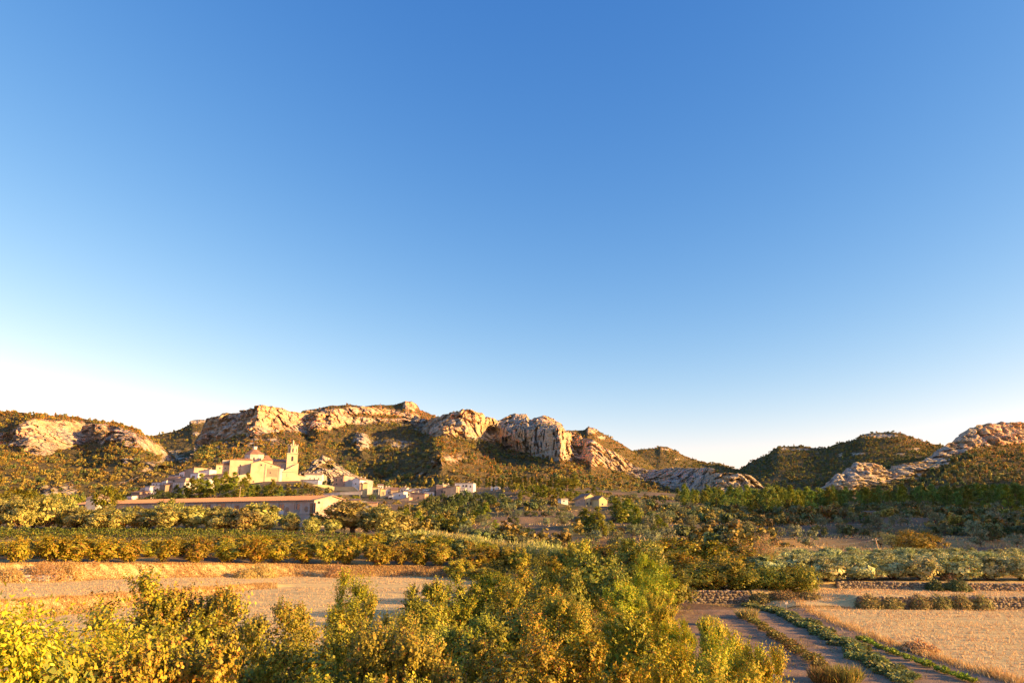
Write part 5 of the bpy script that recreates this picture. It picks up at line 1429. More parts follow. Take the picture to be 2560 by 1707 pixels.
house(995,1022,1249,1262,460,'low gabled house in front of the wide brown one',-8,8,'mono_r',1.6,M_TAN,M_TILE_D,((.72,.82,.3,.75),))
house(1021,1050,1223,1232,510,'white terrace house with roof clutter, left of the back row',-10,8,'flat',0.3,M_WHITE,M_CONC,((.3,.5,.3,.7),),((.45,.5,.8),(.8,.5,.9)))
house(1050,1072,1223,1234,508,'white house with small tiled porch in the back row',-10,8,'flat',0.3,M_WHITE,M_CONC,((.5,.66,.3,.7),),((.6,.4,.7),))
house(1060,1084,1229,1240,496,'low white house with three dark windows below the back row',-10,8,'mono',0.8,M_WHITE,M_TILE_D,((.12,.24,.3,.75),(.45,.55,.2,.5),(.75,.85,.3,.7)))
house(1074,1091,1219,1236,500,'brown house with a sloping roof line left of the brick block',-10,9,'mono_r',2.2,M_BROWN,M_TILE_D,((.6,.85,.3,.42),))
house(1090,1107,1214,1238,496,'terracotta brick block with hanging wires',-8,9,'flat',0.3,M_PINK,M_TILE,((.75,.95,.3,.55),))
house(1105,1125,1212,1222,512,'sunlit yellow house with an arched gable',10,9,'gable',0.8,M_YELLOW,M_TILE_O,(),((.2,.5,.7),(.85,.5,.6)))
house(1107,1140,1218,1240,490,'tall tan house above the ravine with a lit corner',-12,11,'mono_r',0.7,M_TAN,M_TILE_D,((.04,.2,.35,.6),))
house(1119,1131,1238,1254,478,'white retaining house base dropping into the ravine',-12,7,'flat',0.2,M_WHITE,M_CONC,())
t = house(1137,1183,1209,1224,506,'white modern villa with deep terraces on the right of the village',-8,10,'flat',0.3,M_WHITE,M_CONC,((.1,.25,.15,.75),(.42,.5,.5,.8),(.58,.68,.5,.8),(.82,.88,.35,.7)),((.7,.4,.9),))
house(1227,1245,1216,1232,490,'white house between the cypresses',-10,8,'flat',0.3,M_WHITE,M_CONC,((.3,.5,.4,.7),))
house(1262,1284,1217,1226,486,'white gabled cabin behind the cypresses',-10,7,'gable',1.8,M_WHITE,M_TILE_D,())
# sheds and low roofs between village and long building
house(868,902,1251,1263,300,'low shed with a shaded roof below the palm',12,7,'mono',0.9,M_YELLOW,M_TILE_D,(),group='sheds below the village',name='shed',cat='shed')
house(902,918,1256,1266,292,'small concrete hut with two dark openings',10,5,'flat',0.2,M_CREAM,M_CONC,((.15,.4,.2,.75),(.55,.8,.2,.75)),group='sheds below the village',name='shed',cat='shed')
house(918,942,1257,1267,290,'long low pink shed right of the concrete hut',8,5,'mono',0.5,M_PINK,M_TILE,(),group='sheds below the village',name='shed',cat='shed')
house(858,925,1268,1276,265,'broad grey flat shed roof behind the largest olive',8,8,'mono',0.6,M_CONC,M_METAL,(),group='sheds below the village',name='shed',cat='shed')
house(1403,1420,1249,1254,345,'low white outbuilding left of the yellow farmhouse',14,5,'flat',0.2,M_WHITE,M_CONC,((.3,.5,.2,.6),),group='farm buildings on the slope',name='shed',cat='shed')
# yellow farmhouse on the slope
house(1438,1462,1252,1263,322,'grey low wing of the yellow farmhouse with a long sloping roof',-14,9,'mono_r',2.2,M_TAN,M_TILE_D,((.35,.45,.5,.7),),group='farm buildings on the slope',name='farmhouse',cat='house')
house(1460,1497,1246,1262,322,'yellow farmhouse, the main house with a broad sunlit front',20,10,'gable',2.4,M_YELLOW,M_TILE_D,((.18,.26,.1,.4),(.42,.5,.1,.5),(.52,.58,.1,.5),(.8,.88,.1,.6)),group='farm buildings on the slope',name='farmhouse',cat='house')
house(1498,1518,1247,1264,316,'yellow gabled annex at the right end of the farmhouse',20,9,'gable',1.4,M_YELLOW,M_TILE_D,((.35,.5,.1,.35),),group='farm buildings on the slope',name='farmhouse',cat='house')
t = house(214,240,1245,1257,238,'small house with a pyramid roof behind the long building',-10,6,'hip',1.9,M_CREAM,M_TILE_O,(),group='sheds below the village')

# ------------------------------------------------------------------ the church
CHX, _, CHZ = PT(680, 1208, 500)
ch = empty('church', (float(CHX) - 5.5, 500.0, float(CHZ)), R(20), 'large ochre stone church with octagonal dome and bell tower above the village', 'church')
def cbox(name, x0, x1, y0, y1, z0, z1, mat):
    m = MB(); m.box(x0, x1, y0, y1, z0, z1); return m.build(name, mat, ch)
# great front chapel block
m = MB(); xa, xb, ya, yb = -10.0, 9.8, 0.0, 13.0
m.poly([(xa,ya,-8),(xb,ya,-8),(xb,yb,-8),(xa,yb,-8),(xa,ya,14.0),(-3.4,ya,16.0),(xb,ya,11.8),(xb,yb,11.8),(-3.4,yb,16.0),(xa,yb,14.0)],
       [(0,1,6,5,4),(1,2,7,6),(2,3,9,8,7),(3,0,4,9),(4,5,8,9),(5,6,7,8)])
blk = m.build('chapel_block', M_ASHLAR, ch)
m = MB(); e = 0.3
m.prism([(-3.4,-e,16.01),(10.2,-e,11.72),(10.2,13.3,11.72),(-3.4,13.3,16.01)], [(-3.4,-e,16.26),(10.2,-e,11.97),(10.2,13.3,11.97),(-3.4,13.3,16.26)])
m.prism([(-10.3,-e,13.92),(-3.41,-e,16.01),(-3.41,13.3,16.01),(-10.3,13.3,13.92)], [(-10.3,-e,14.17),(-3.41,-e,16.26),(-3.41,13.3,16.26),(-10.3,13.3,14.17)])
m.build('roof', M_TILE, ch)
m = MB()
for (x0, x1, z0, z1) in ((-0.4, 0.2, -7, 13.8), (9.0, 10.0, -7, 11.4), (1.2, 9.0, 4.6, 5.0), (1.2, 9.0, 11.0, 11.3)):
    m.box(x0, x1, -0.25, 0.0 - 0.003, z0, z1)
m.build('pilasters', M_STONE, blk)
m = MB(); m.box(1.0, 8.4, -0.06, 0.01, 5.05, 10.4); m.build('brick_panel', M_PINK, blk)
m = MB(); m.box(9.5, 12.4, 1.2, 6.0, -7, 10.8); m.build('white_buttress', M_WHITE, ch)
for x, z, w in ((-3.2, 13.0, .5), (3.6, 12.1, .35), (3.4, 7.6, .4), (2.4, 1.0, .4), (-7.5, 1.2, .4)):
    add_window(ch, x - w, x + w, z - w * 1.2, z + w * 1.2, y=-0.07 if 1 < x < 8.4 and 5 < z < 10.4 else 0.0)
# low lean-to in front
m = MB(); m.poly([(-18,-1.2,-8),(-10.01,-1.2,-8),(-10.01,5,-8),(-18,5,-8),(-18,-1.2,5.2),(-10.01,-1.2,6.9),(-10.01,5,6.9),(-18,5,5.2)], [(0,1,5,4),(1,2,6,5),(2,3,7,6),(3,0,4,7),(4,5,6,7)])
m.build('annex', M_ASHLAR, ch)
add_window(ch, -13.6, -13.0, 0.8, 2.0, y=-1.2)
# transept block on the left
cbox('transept', -24.5, -9.0, 6.5, 22, -10, 16.6, M_ASHLAR)
m = MB(); m.prism([(-24.9,6.1,16.61),(-9.0,6.1,16.61),(-9.0,22.4,16.61),(-24.9,22.4,16.61)], [(-24.9,6.1,16.85),(-12,10.5,18.4),(-12,19,18.4),(-24.9,22.4,16.85)]); m.build('roof', M_TILE, ch)
add_window(ch, -17.8, -17.0, 11.5, 13.4, y=6.5)
m = MB(); m.box(-17.7, -17.1, 6.35, 6.497, 2, 11); m.build('drain_groove', M_GLASS, ch)
cbox('sacristy', -33.6, -24.51, 10.0, 21, -10, 13.0, M_ASHLAR)
m = MB(); m.prism([(-34,9.6,13.01),(-24.52,9.6,13.01),(-24.52,21.4,13.01),(-34,21.4,13.01)], [(-34,9.6,13.2),(-24.52,9.6,15.2),(-24.52,21.4,15.2),(-34,21.4,13.2)]); m.build('roof', M_TILE_D, ch)
for x in (-31.0, -27.5): add_window(ch, x - .35, x + .35, 10.2, 11.2, y=10.0)
cbox('side_chapel', -30, -24.52, 15, 24, 13.3, 17.0, M_STONE)
# nave with long tiled roof
cbox('nave', -9.0, 15.5, 13.01, 25, -8, 16.3, M_ASHLAR)
m = MB(); m.prism([(-9.3,12.5,16.31),(15.6,12.5,16.31),(15.6,19,18.7),(-9.3,19,18.7)], [(-9.3,12.5,16.55),(15.6,12.5,16.55),(15.6,19,18.95),(-9.3,19,18.95)])
m.prism([(-9.3,19.01,18.7),(15.6,19.01,18.7),(15.6,25.5,16.31),(-9.3,25.5,16.31)], [(-9.3,19.01,18.95),(15.6,19.01,18.95),(15.6,25.5,16.55),(-9.3,25.5,16.55)]); m.build('roof', M_TILE, ch)
m = MB(); m.box(9.9, 15.4, 8.2, 13.0, 9.2, 14.4); m.build('stair_turret', M_CONC, ch)
# pyramid roof over the chapel
cbox('chapel_drum', -3.0, 4.4, 3.6, 10.6, 12.0, 16.5, M_ASHLAR)
m = MB(); m.prism([(-3.5,3.1,16.51),(4.9,3.1,16.51),(4.9,11.1,16.51),(-3.5,11.1,16.51)], [(0.65,7.05,20.8),(0.75,7.05,20.8),(0.75,7.15,20.8),(0.65,7.15,20.8)]); m.build('pyramid_roof', M_TILE, ch)
# octagonal dome drum with lantern
def octa(cx, cy, r, z, n=8, off=0.3927): return [(cx + r * math.cos(off + 2 * math.pi * i / n), cy + r * math.sin(off + 2 * math.pi * i / n), z) for i in range(n)]
dx, dy = -8.6, 17.5
m = MB(); m.prism(octa(dx, dy, 7.2, 15), octa(dx, dy, 7.2, 21.6)); dr = m.build('dome_drum', M_CREAM, ch)
m = MB(); m.prism(octa(dx, dy, 7.8, 21.61), octa(dx, dy, 1.7, 25.4)); m.build('dome_roof', M_TILE, ch)
m = MB(); m.prism(octa(dx, dy, 1.5, 25.0), octa(dx, dy, 1.5, 27.2)); m.prism(octa(dx, dy, 1.8, 27.21), octa(dx, dy, 1.7, 27.5)); m.build('lantern', M_WHITE, ch)
for i in range(8):
    a = 2 * math.pi * (i + 0.5) / 8 + 0.3927
    c = Vector((dx + 6.66 * math.cos(a), dy + 6.66 * math.sin(a), 18.0)); tx = Vector((-math.sin(a), math.cos(a), 0)); nx = Vector((math.cos(a), math.sin(a), 0))
    m = MB(); ps = []
    for s, zz in ((-1, -1.1), (1, -1.1), (1, 0.6), (0.6, 1.1), (-0.6, 1.1), (-1, 0.6)): ps.append(c + tx * s * 0.55 + Vector((0, 0, zz)))
    m.prism([p - nx * 0.05 for p in ps], [p + nx * 0.05 for p in ps]); m.build('window', M_GLASS, ch)
# bell tower
tx0, tx1, ty0, ty1 = 14.2, 21.8, 4.0, 11.6
cbox('tower_shaft', tx0, tx1, ty0, ty1, -8, 21.8, M_ASHLAR)
m = MB(); m.box(tx0 - .35, tx1 + .35, ty0 - .35, ty1 + .35, 21.81, 22.5); m.box(tx0 - .2, tx1 + .2, ty0 - .2, ty1 + .2, 15.2, 15.6); m.build('cornice', M_STONE, ch)
cx, cy = (tx0 + tx1) / 2, (ty0 + ty1) / 2
m = MB(); m.prism(octa(cx, cy, 3.7, 22.5), octa(cx, cy, 3.7, 27.4)); m.build('belfry', M_ASHLAR, ch)
m = MB(); m.prism(octa(cx, cy, 4.1, 27.41), octa(cx, cy, 4.1, 27.9)); m.build('parapet', M_STONE, ch)
for i in range(8):
    a = 2 * math.pi * i / 8 + 0.3927
    m = MB(); px_, py_ = cx + 3.7 * math.cos(a), cy + 3.7 * math.sin(a); m.box(px_ - .4, px_ + .4, py_ - .4, py_ + .4, 27.91, 29.2)
    m.build('pinnacle', M_STONE, ch)
    a += math.pi / 8
    c = Vector((cx + 3.42 * math.cos(a), cy + 3.42 * math.sin(a), 24.6)); tv = Vector((-math.sin(a), math.cos(a), 0)); nv = Vector((math.cos(a), math.sin(a), 0))
    m = MB(); ps = [c + tv * s * 0.5 + Vector((0, 0, zz)) for s, zz in ((-1, -1.5), (1, -1.5), (1, 0.9), (0.5, 1.5), (-0.5, 1.5), (-1, 0.9))]
    m.prism([p - nv * 0.05 for p in ps], [p + nv * 0.06 for p in ps]); m.build('bell_opening', M_GLASS, ch)
m = MB(); m.tube((cx, cy, 27.9), (cx, cy, 31.0), 0.75, 0.6, 8); m.tube((cx, cy, 31.0), (cx, cy, 32.6), 0.7, 0.1, 8); m.build('turret', M_ASHLAR, ch)
for (side) in (0, 1):
    m = MB()
    for s in (0,):
        if side == 0:
            ps = [(cx + dxx, ty0, zz) for dxx, zz in ((-.8, 16.6), (.8, 16.6), (.8, 19.4), (.4, 20.1), (-.4, 20.1), (-.8, 19.4))]
            m.prism([(x, y + 0.03, z) for x, y, z in ps], [(x, y - 0.06, z) for x, y, z in ps])
        else:
            ps = [(tx1, cy + dyy, zz) for dyy, zz in ((-.8, 16.6), (.8, 16.6), (.8, 19.4), (.4, 20.1), (-.4, 20.1), (-.8, 19.4))]
            m.prism([(x - 0.03, y, z) for x, y, z in ps], [(x + 0.06, y, z) for x, y, z in ps])
    m.build('bell_opening', M_GLASS, ch)
# west front: tall gabled wall on the right of the tower foot
m = MB(); m.poly([(12.0,1.0,-8),(22.6,1.0,-8),(22.6,13,-8),(12.0,13,-8),(12.0,1.0,9.0),(22.6,1.0,15.0),(22.6,13,15.0),(12.0,13,9.0)], [(0,1,5,4),(1,2,6,5),(2,3,7,6),(3,0,4,7),(4,5,6,7)])
wf = m.build('west_front', M_ASHLAR, ch)
m = MB(); m.box(14.6, 15.4, 0.94, 1.01, 5.0, 7.4); m.box(12.0, 19.8, 0.75, 0.997, 8.4, 8.8); m.build('string_course', M_STONE, wf)
m = MB(); m.box(22.59, 22.7, 4.6, 7.8, -1, 6.0); m.build('portal', M_WOOD, wf)

# terrace wall under the church square, and the wall of the lower lane
def wall_run(name, pts, th, mat, label, cat='wall', cope=None):
    t = empty(name, (0, 0, 0), 0, label, cat)
    m = MB(); c = MB()
    for (x0, y0, za0, zb0), (x1, y1, za1, zb1) in zip(pts[:-1], pts[1:]):
        m.poly([(x0,y0,za0),(x1,y1,za1),(x1,y1+th,za1),(x0,y0+th,za0),(x0,y0,zb0),(x1,y1,zb1),(x1,y1+th,zb1),(x0,y0+th,zb0)], [(0,1,5,4),(4,5,6,7),(3,7,6,2),(0,4,7,3),(1,2,6,5)])
        c.poly([(x0,y0-.1,zb0+.003),(x1,y1-.1,zb1+.003),(x1,y1+th+.1,zb1+.003),(x0,y0+th+.1,zb0+.003),(x0,y0-.1,zb0+.25),(x1,y1-.1,zb1+.25),(x1,y1+th+.1,zb1+.25),(x0,y0+th+.1,zb0+.25)], [(0,1,5,4),(4,5,6,7),(3,7,6,2),(0,4,7,3),(1,2,6,5),(0,3,2,1)])
    m.build('wall', mat, t); c.build('coping', cope or M_STONE, t)
    return t
def wp(x, yt, yb, Y):
    X = float(PT(x, yt, Y)[0]); return (X, Y, float(PT(x, yb, Y)[2]), float(PT(x, yt, Y)[2]))
wall_run('retaining_wall', [wp(596,1208,1225,488), wp(660,1209,1226,486), wp(700,1210,1230,484), wp(760,1212,1230,488), wp(815,1212,1226,494), wp(838,1217,1230,496)], 0.8, M_YELLOW, 'tall sunlit retaining wall under the church and its square')
wall_run('retaining_wall', [wp(836,1216,1226,486), wp(884,1217,1228,482), wp(900,1230,1240,478)], 0.7, M_YELLOW, 'lower sunlit wall right of the church square')
wall_run('lane_wall', [wp(690,1236,1243,430), wp(730,1234,1241,424), wp(790,1236,1240,416), wp(850,1230,1237,412), wp(905,1228,1236,410)], 0.5, M_CREAM, 'pale balustrade wall along the lane below the church')

# ------------------------------------------------------------------ the long block-built shed
LBX, LBY = float(PT(786, 1254, 190)[0]), 190.0
L2X = float(PT(186, 1262, 262)[0])
LL = math.hypot(LBX - L2X, 262 - LBY)
lang = math.atan2(LBY - 262.0, LBX - L2X)
lb = empty('long_building', (L2X, 262.0, 0), lang, 'very long unfinished block building with shallow tiled roof behind the old olives', 'building')
ZB, ZE, DEP = 4.5, 13.2, 12.0
wl = wall_mb(LL, DEP, ZE, 'front', 1.3, ZB).build('wall', M_BLOCK, lb)
m = MB()
for q in range(19):
    xx = LL * (q + 0.0) / 18.0
    m.box(max(0, xx - 0.22), min(LL, xx + 0.22), -0.09, -0.003, ZB, ZE - 0.12)
m.build('pillars', M_CONC, lb)
m = MB(); m.box(0, LL, -0.11, -0.004, ZE - 3.75, ZE - 3.5); m.build('floor_band', M_CONC, lb)
m = MB(); o_ = 0.55
m.prism([(-o_,-o_,ZE-0.12),(LL+o_,-o_,ZE-0.12),(LL+o_,DEP/2,ZE+1.3),(-o_,DEP/2,ZE+1.3)], [(-o_,-o_,ZE+0.12),(LL+o_,-o_,ZE+0.12),(LL+o_,DEP/2,ZE+1.55),(-o_,DEP/2,ZE+1.55)])
m.prism([(-o_,DEP/2+.01,ZE+1.3),(LL+o_,DEP/2+.01,ZE+1.3),(LL+o_,DEP+o_,ZE-0.12),(-o_,DEP+o_,ZE-0.12)], [(-o_,DEP/2+.01,ZE+1.55),(LL+o_,DEP/2+.01,ZE+1.55),(LL+o_,DEP+o_,ZE+0.12),(-o_,DEP+o_,ZE+0.12)])
rf = m.build('roof', M_TILE_O, lb)
m = MB()
for q in range(int(LL / 0.9)):
    xx = q * 0.9 + 0.2
    m.tube((xx, -o_ - 0.02, ZE + 0.13), (xx, DEP / 2, ZE + 1.56), 0.09, 0.09, 4)
m.build('tile_rolls', M_TILE, rf)
def lb_t(x):      # photo column -> distance along the front
    a = (x - 1280) / FPX / 1.033
    dxn, dyn = math.cos(lang), math.sin(lang)
    s = (a * 262 - L2X) / (dxn - a * dyn)
    return s
for (x0, x1, dz0, dz1, panel) in ((583,595,1.0,2.6,'pale'),(624,631,0.9,2.2,None),(658,663,0.9,2.0,None),(696,708,0.9,2.5,'pale'),(734,747,0.8,2.4,'grey'),(773,787,0.7,3.3,'four'),
                               (214,224,0.6,2.6,None),(312,323,0.6,2.4,None),(409,418,0.6,2.3,None),(442,453,0.5,2.0,None),(484,490,0.6,2.4,None),(511,523,0.6,2.6,'pale'),(548,560,0.5,2.2,None),
                               (692,706,5.1,6.6,None),(731,744,5.0,6.5,'grey'),(770,784,4.9,6.4,None)):
    a0, a1 = lb_t(x0), lb_t(x1)
    w = add_window(lb, a0, a1, ZE - dz1, ZE - dz0, y=0.0, mat=M_CONC)
    m = MB(); c = (a0 + a1) / 2
    m.box(c - 0.06, c + 0.06, -0.08, -0.032, ZE - dz1, ZE - dz0)
    if panel == 'four': m.box(a0, c - 0.061, -0.08, -0.032, ZE - (dz0 + dz1) / 2 - .06, ZE - (dz0 + dz1) / 2 + .06)
    m.build('mullion', M_WOOD if panel == 'four' else M_METAL, w)
    if panel in ('pale', 'grey'):
        m = MB(); m.box(a0, a1, -0.07, -0.003, ZE - dz1 - 1.25, ZE - dz1 - 0.1); m.build('parapet_panel', M_PALE if panel == 'pale' else M_CONC, lb)
for x, dz, r in ((716, 2.3, 0.75), (764, 2.2, 0.75), (764, 6.2, 0.7), (230, 2.6, 0.8)):
    c = lb_t(x); m = MB(); ring = [(c + r * math.cos(2*math.pi*i/14), 0, ZE - dz + r * math.sin(2*math.pi*i/14)) for i in range(14)]
    m.prism([(p[0], 0.01, p[2]) for p in ring], [(p[0], -0.12, p[2]) for p in ring]); v = m.build('round_vent', M_BROWN, lb)
    m = MB(); ring = [(c + r * .4 * math.cos(2*math.pi*i/10), 0, ZE - dz + r * .4 * math.sin(2*math.pi*i/10)) for i in range(10)]
    m.prism([(p[0], -0.1, p[2]) for p in ring], [(p[0], -0.14, p[2]) for p in ring]); m.build('vent_hole', M_GLASS, v)
m = MB(); d0 = lb_t(301); m.box(d0, d0 + 3.0, -0.05, -0.003, ZB, ZE - 0.6); m.build('door', M_METAL, lb)
m = MB(); m.box(LL + 0.003, LL + 0.12, 1.2, 1.9, ZE - 0.8, ZE - 0.2); m.build('gable_vent', M_GLASS, lb)
# annex wall behind the sunlit gable
house(866,884,1262,1274,214,'low plastered wall block right of the sunlit gable',14,6,'mono_l',0.8,M_YELLOW,M_TILE,(),group='sheds below the village',name='shed',cat='shed')

# ------------------------------------------------------------------ poles and wires
def pole(x, yt, yb, Y, label, lean=0.0, r=0.13):
    X = float(PT(x, yb, Y)[0]); zb = zg1(X, Y); zt = float(PT(x, yt, Y)[2])
    t = empty('utility_pole', (X, Y, zb), 0, label, 'pole')
    m = MB(); m.tube((0, 0, -0.4), (lean, 0, zt - zb), r, r * 0.7, 8); m.build('shaft', M_WOODPOLE, t)
    m = MB(); m.tube((lean * .97 - 0.5, 0, zt - zb - 0.35), (lean * .97 + 0.5, 0, zt - zb - 0.35), 0.05, 0.05, 5)
    cb = m.build('crossarm', M_METAL, t)
    for s in (-0.42, 0.42):
        m = MB(); m.tube((lean * .97 + s, 0, zt - zb - 0.30), (lean * .97 + s, 0, zt - zb - 0.12), 0.06, 0.03, 6); m.build('insulator', M_PALE, cb)
    return (X + lean, Y, zt)
M_WOODPOLE = simple_mat('pole_wood', (0.46, 0.36, 0.24), (0.34, 0.26, 0.17), 4.0, 0.85)
p1 = pole(2201, 1344, 1398, 124, 'leaning wooden utility pole above the young olive rows', -0.45, 0.16)
p2 = pole(1798, 1353, 1385, 112, 'thin pole rising behind the orange trees', 0.0, 0.10)
p3 = pole(598, 1216, 1252, 330, 'pale utility pole in the pine grove below the church', 0.0, 0.2)
p4 = pole(1024, 1256, 1280, 300, 'wooden pole below the wide brown house', 0.0, 0.12)
p5 = pole(1519, 1243, 1262, 300, 'left one of two poles beside the yellow farmhouse', 0.0, 0.11)
p6 = pole(1553, 1242, 1258, 304, 'right one of two poles beside the yellow farmhouse', 0.0, 0.11)
p7 = pole(433, 1249, 1256, 335, 'short pole behind the roof of the long building', 0.0, 0.11)
p8 = pole(300, 1247, 1258, 335, 'small pole left of the lowest houses', 0.0, 0.12)
p9 = pole(1180, 1222, 1240, 420, 'thin pole below the white villa', 0.0, 0.1)
def wire(a, b, sag, label, r=0.012):
    n = 12; pts = []
    for i in range(n + 1):
        t = i / n; pts.append((a[0] + (b[0] - a[0]) * t, a[1] + (b[1] - a[1]) * t, a[2] - 0.3 + (b[2] - a[2]) * t - sag * 4 * t * (1 - t)))
    V, F = tube_path(np.array(pts), np.full(n + 1, r), 4)
    tag(link('power_cable', mesh_np('power_cable', V, F, M_METAL)), label, 'cable', 'overhead cables')
wire(p3, p7, 2.0, 'cable sagging from the grove pole to the short pole', 0.07)
wire(p7, p8, 2.0, 'cable from the short pole towards the lowest houses', 0.07)
wire(p1, p2, 0.9, 'cable from the leaning pole to the thin pole')
wire(p5, p6, 0.4, 'cable between the two farmhouse poles')
# mast on the mountain top
X, Y, Z = PT(950, 1032, 1560)
t = empty('lattice_mast', (float(X), float(Y), float(Z)), 0, 'lattice mast on the skyline of the mountain', 'mast')
h = 25 * 0.92; m = MB()
for sx, sy in ((-1,-1),(1,-1),(1,1),(-1,1)): m.tube((sx*1.6, sy*1.6, -6), (sx*.35, sy*.35, h), 0.22, 0.15, 4)
m.build('legs', M_METAL, t)
m = MB()
for q in range(9):
    z0 = h * q / 9; w0 = 1.6 - 1.25 * q / 9; z1 = h * (q + 1) / 9; w1 = 1.6 - 1.25 * (q + 1) / 9
    m.tube((-w0, -w0, z0), (w1, -w1, z1), 0.1, 0.1, 3); m.tube((w0, w0, z0), (w1, -w1, z1), 0.1, 0.1, 3); m.tube((-w0, w0, z0), (w1, w1, z1), 0.1, 0.1, 3)
m.build('bracing', M_METAL, t)
m = MB()
for z in (0.72, 0.88): m.tube((-2.4, 0, h * z), (2.4, 0, h * z), 0.16, 0.16, 4)
m.build('crossarms', M_METAL, t)

# palm below the square
def palm(x, yt, yb, Y, label, seed):
    rng = np.random.default_rng(seed)
    X, z = ground_at(x, Y); top = float(PT(x, yt, Y)[2]); h = max(2.5, top - z - 1.0)
    t = empty('palm_tree', (X, Y, z), 0, label, 'palm')
    V, F = limb((0, 0, -0.3), (0, 0, h), 0.35, 0.28, rng, 6, 0.02, 8); link('trunk', mesh_np('palm_trunk', V, F, BARK, True), t)
    parts = []
    for q in range(34):
        a = rng.random() * 6.28; e = -0.1 + 1.3 * rng.random(); n = 7
        s = np.linspace(0.1, 1, n); L = 3.0
        px = np.cos(a) * L * s * math.cos(e); py = np.sin(a) * L * s * math.cos(e); pz = h + L * s * math.sin(e) - 1.5 * s ** 2
        P = np.repeat(np.stack([px, py, pz], 1), 4, 0)
        D = rng.normal(size=(len(P), 3)) * 0.4 + [math.cos(a) * .5, math.sin(a) * .5, -0.5]
        parts.append(leaf_quads(P, D, 0.7, 0.22, rng, 0.6))
    V, F = join_vf(parts); link('crown', mesh_np('palm_fronds', V, F, M_PINE), t)
palm(886, 1240, 1258, 330, 'palm with arching fronds below the village', 3)
palm(1507, 1238, 1250, 345, 'small palm behind the yellow farmhouse', 4)

# ------------------------------------------------------------------ fields
def field_material(name, soil=(0.25, 0.165, 0.105), straw=(0.68, 0.51, 0.23)):
    t = NT(name)
    p = t.pos()
    m = t.attr('straw')
    n1 = t.noise(0.35, 5, 0.65, p); n2 = t.noise(3.5, 5, 0.7, p); n3 = t.noise(14.0, 3, 0.6, p)
    ln = t.noise(1.0, 4, 0.6, t.pos((0.30, 2.1, 1.0), (0, 0, R(-14))))
    st = t.mix(t.ramp(n2, 0.3, 0.7), straw, tuple(c * 0.86 for c in straw))
    st = t.mix(t.ramp(ln, 0.5, 0.66, 0, 0.7), st, (0.42, 0.29, 0.13))  # stubble streaks, with dark shadow bands painted into the straw colour
    st = t.mix(t.ramp(n1, 0.55, 0.75, 0, 0.4), st, (0.50, 0.39, 0.22))
    so = t.mix(t.ramp(n1, 0.35, 0.65), soil, (0.33, 0.225, 0.15))
    so = t.mix(t.ramp(n3, 0.6, 0.8, 0, 0.6), so, (0.40, 0.27, 0.17))
    mm = t.math('ADD', m, t.math('MULTIPLY', t.math('SUBTRACT', n2, 0.5), 0.5))
    c = t.mix(t.ramp(mm, 0.4, 0.6), so, st)
    h = t.math('ADD', t.math('MULTIPLY', n2, 1.0), t.math('MULTIPLY', n3, 0.5))
    t.principled(c, 0.95, t.bump(h, 0.6, 0.08), 0.1)
    return t.m
M_FIELD = field_material('field_soil')

def px_ground(x, y, z=0.0):
    s = float(slope(y)); Y = (z - CAM_H) / s
    return float(PT(x, y, Y)[0]), Y

# right: stubble beside a bare kitchen plot; the edge between them
EDGE = np.array([px_ground(x, y) for x, y in ((1990,1512),(2080,1553),(2200,1600),(2330,1642),(2450,1680),(2560,1712),(2640,1738))])
def straw_right(X, Y):
    ex = np.interp(Y, EDGE[::-1, 1], EDGE[::-1, 0])
    return sstep(-0.35, 0.35, X - ex)
gx, gy = np.meshgrid(np.arange(11, 108, 0.30), np.arange(26, 72.6, 0.28))
st = straw_right(gx, gy)
# stubble rows run across the field; ploughed ridges follow the plot
rows = np.sin((gy * 1.0 + gx * 0.20) * 2 * np.pi / 0.95 + 2.2 * fbm(gx / 9, gy / 9, 0 * gx, 2, 3))
ploughed = fbm(gx / 0.7, gy / 0.9, 0 * gx, 3, 19) - 0.5
gz = zg(gx.ravel(), gy.ravel(), False).reshape(gx.shape) + 0.03 + st * (0.04 * rows + 0.16 * (fbm((gx + 0.5 * gy) / 4.0, (gy + 0.22 * gx) / 0.75, 0 * gx, 3, 21) - 0.5)) + (1 - st) * 0.13 * ploughed
me = grid_mesh('field', gx, gy, gz, M_FIELD); set_attr(me, 'straw', st)
tag(link('field', me), kind='structure')
# left: two stubble fields with a bank between, up to the orchard terrace
gx, gy = np.meshgrid(np.arange(-135, 8, 0.34), np.arange(44, 108.5, 0.32))
aa = gx / gy
zl = zg(gx.ravel(), gy.ravel(), False).reshape(gx.shape)
rows = np.sin((gy + 0.10 * gx) * 2 * np.pi / 1.1 + 2.0 * fbm(gx / 8, gy / 8, 0 * gx, 2, 33))
gz = zl + 0.03 + 0.05 * rows + 0.13 * (fbm(gx / 6.0, (gy + 0.06 * gx) / 0.9, 0 * gx, 3, 35) - 0.5)
yb = np.interp(aa, _ga, _gY[:, 4])
gz = np.where(gy > yb + 1.0, gz - 0.2, gz)
me = grid_mesh('field', gx, gy, gz, M_FIELD); set_attr(me, 'straw', 1.0 - 0.0 * gx)
tag(link('field', me), kind='structure')
# terrace strip between the two walls on the right
gx, gy = np.meshgrid(np.arange(26, 92, 0.36), np.arange(73.4, 84.2, 0.3))
gz = zg(gx.ravel(), gy.ravel(), False).reshape(gx.shape) + 0.05 + 0.08 * (fbm(gx / 1.1, gy / 0.9, 0 * gx, 3, 45) - 0.5)
me = grid_mesh('field', gx, gy, gz, M_FIELD); set_attr(me, 'straw', np.ones_like(gx))
tag(link('field', me), kind='structure')

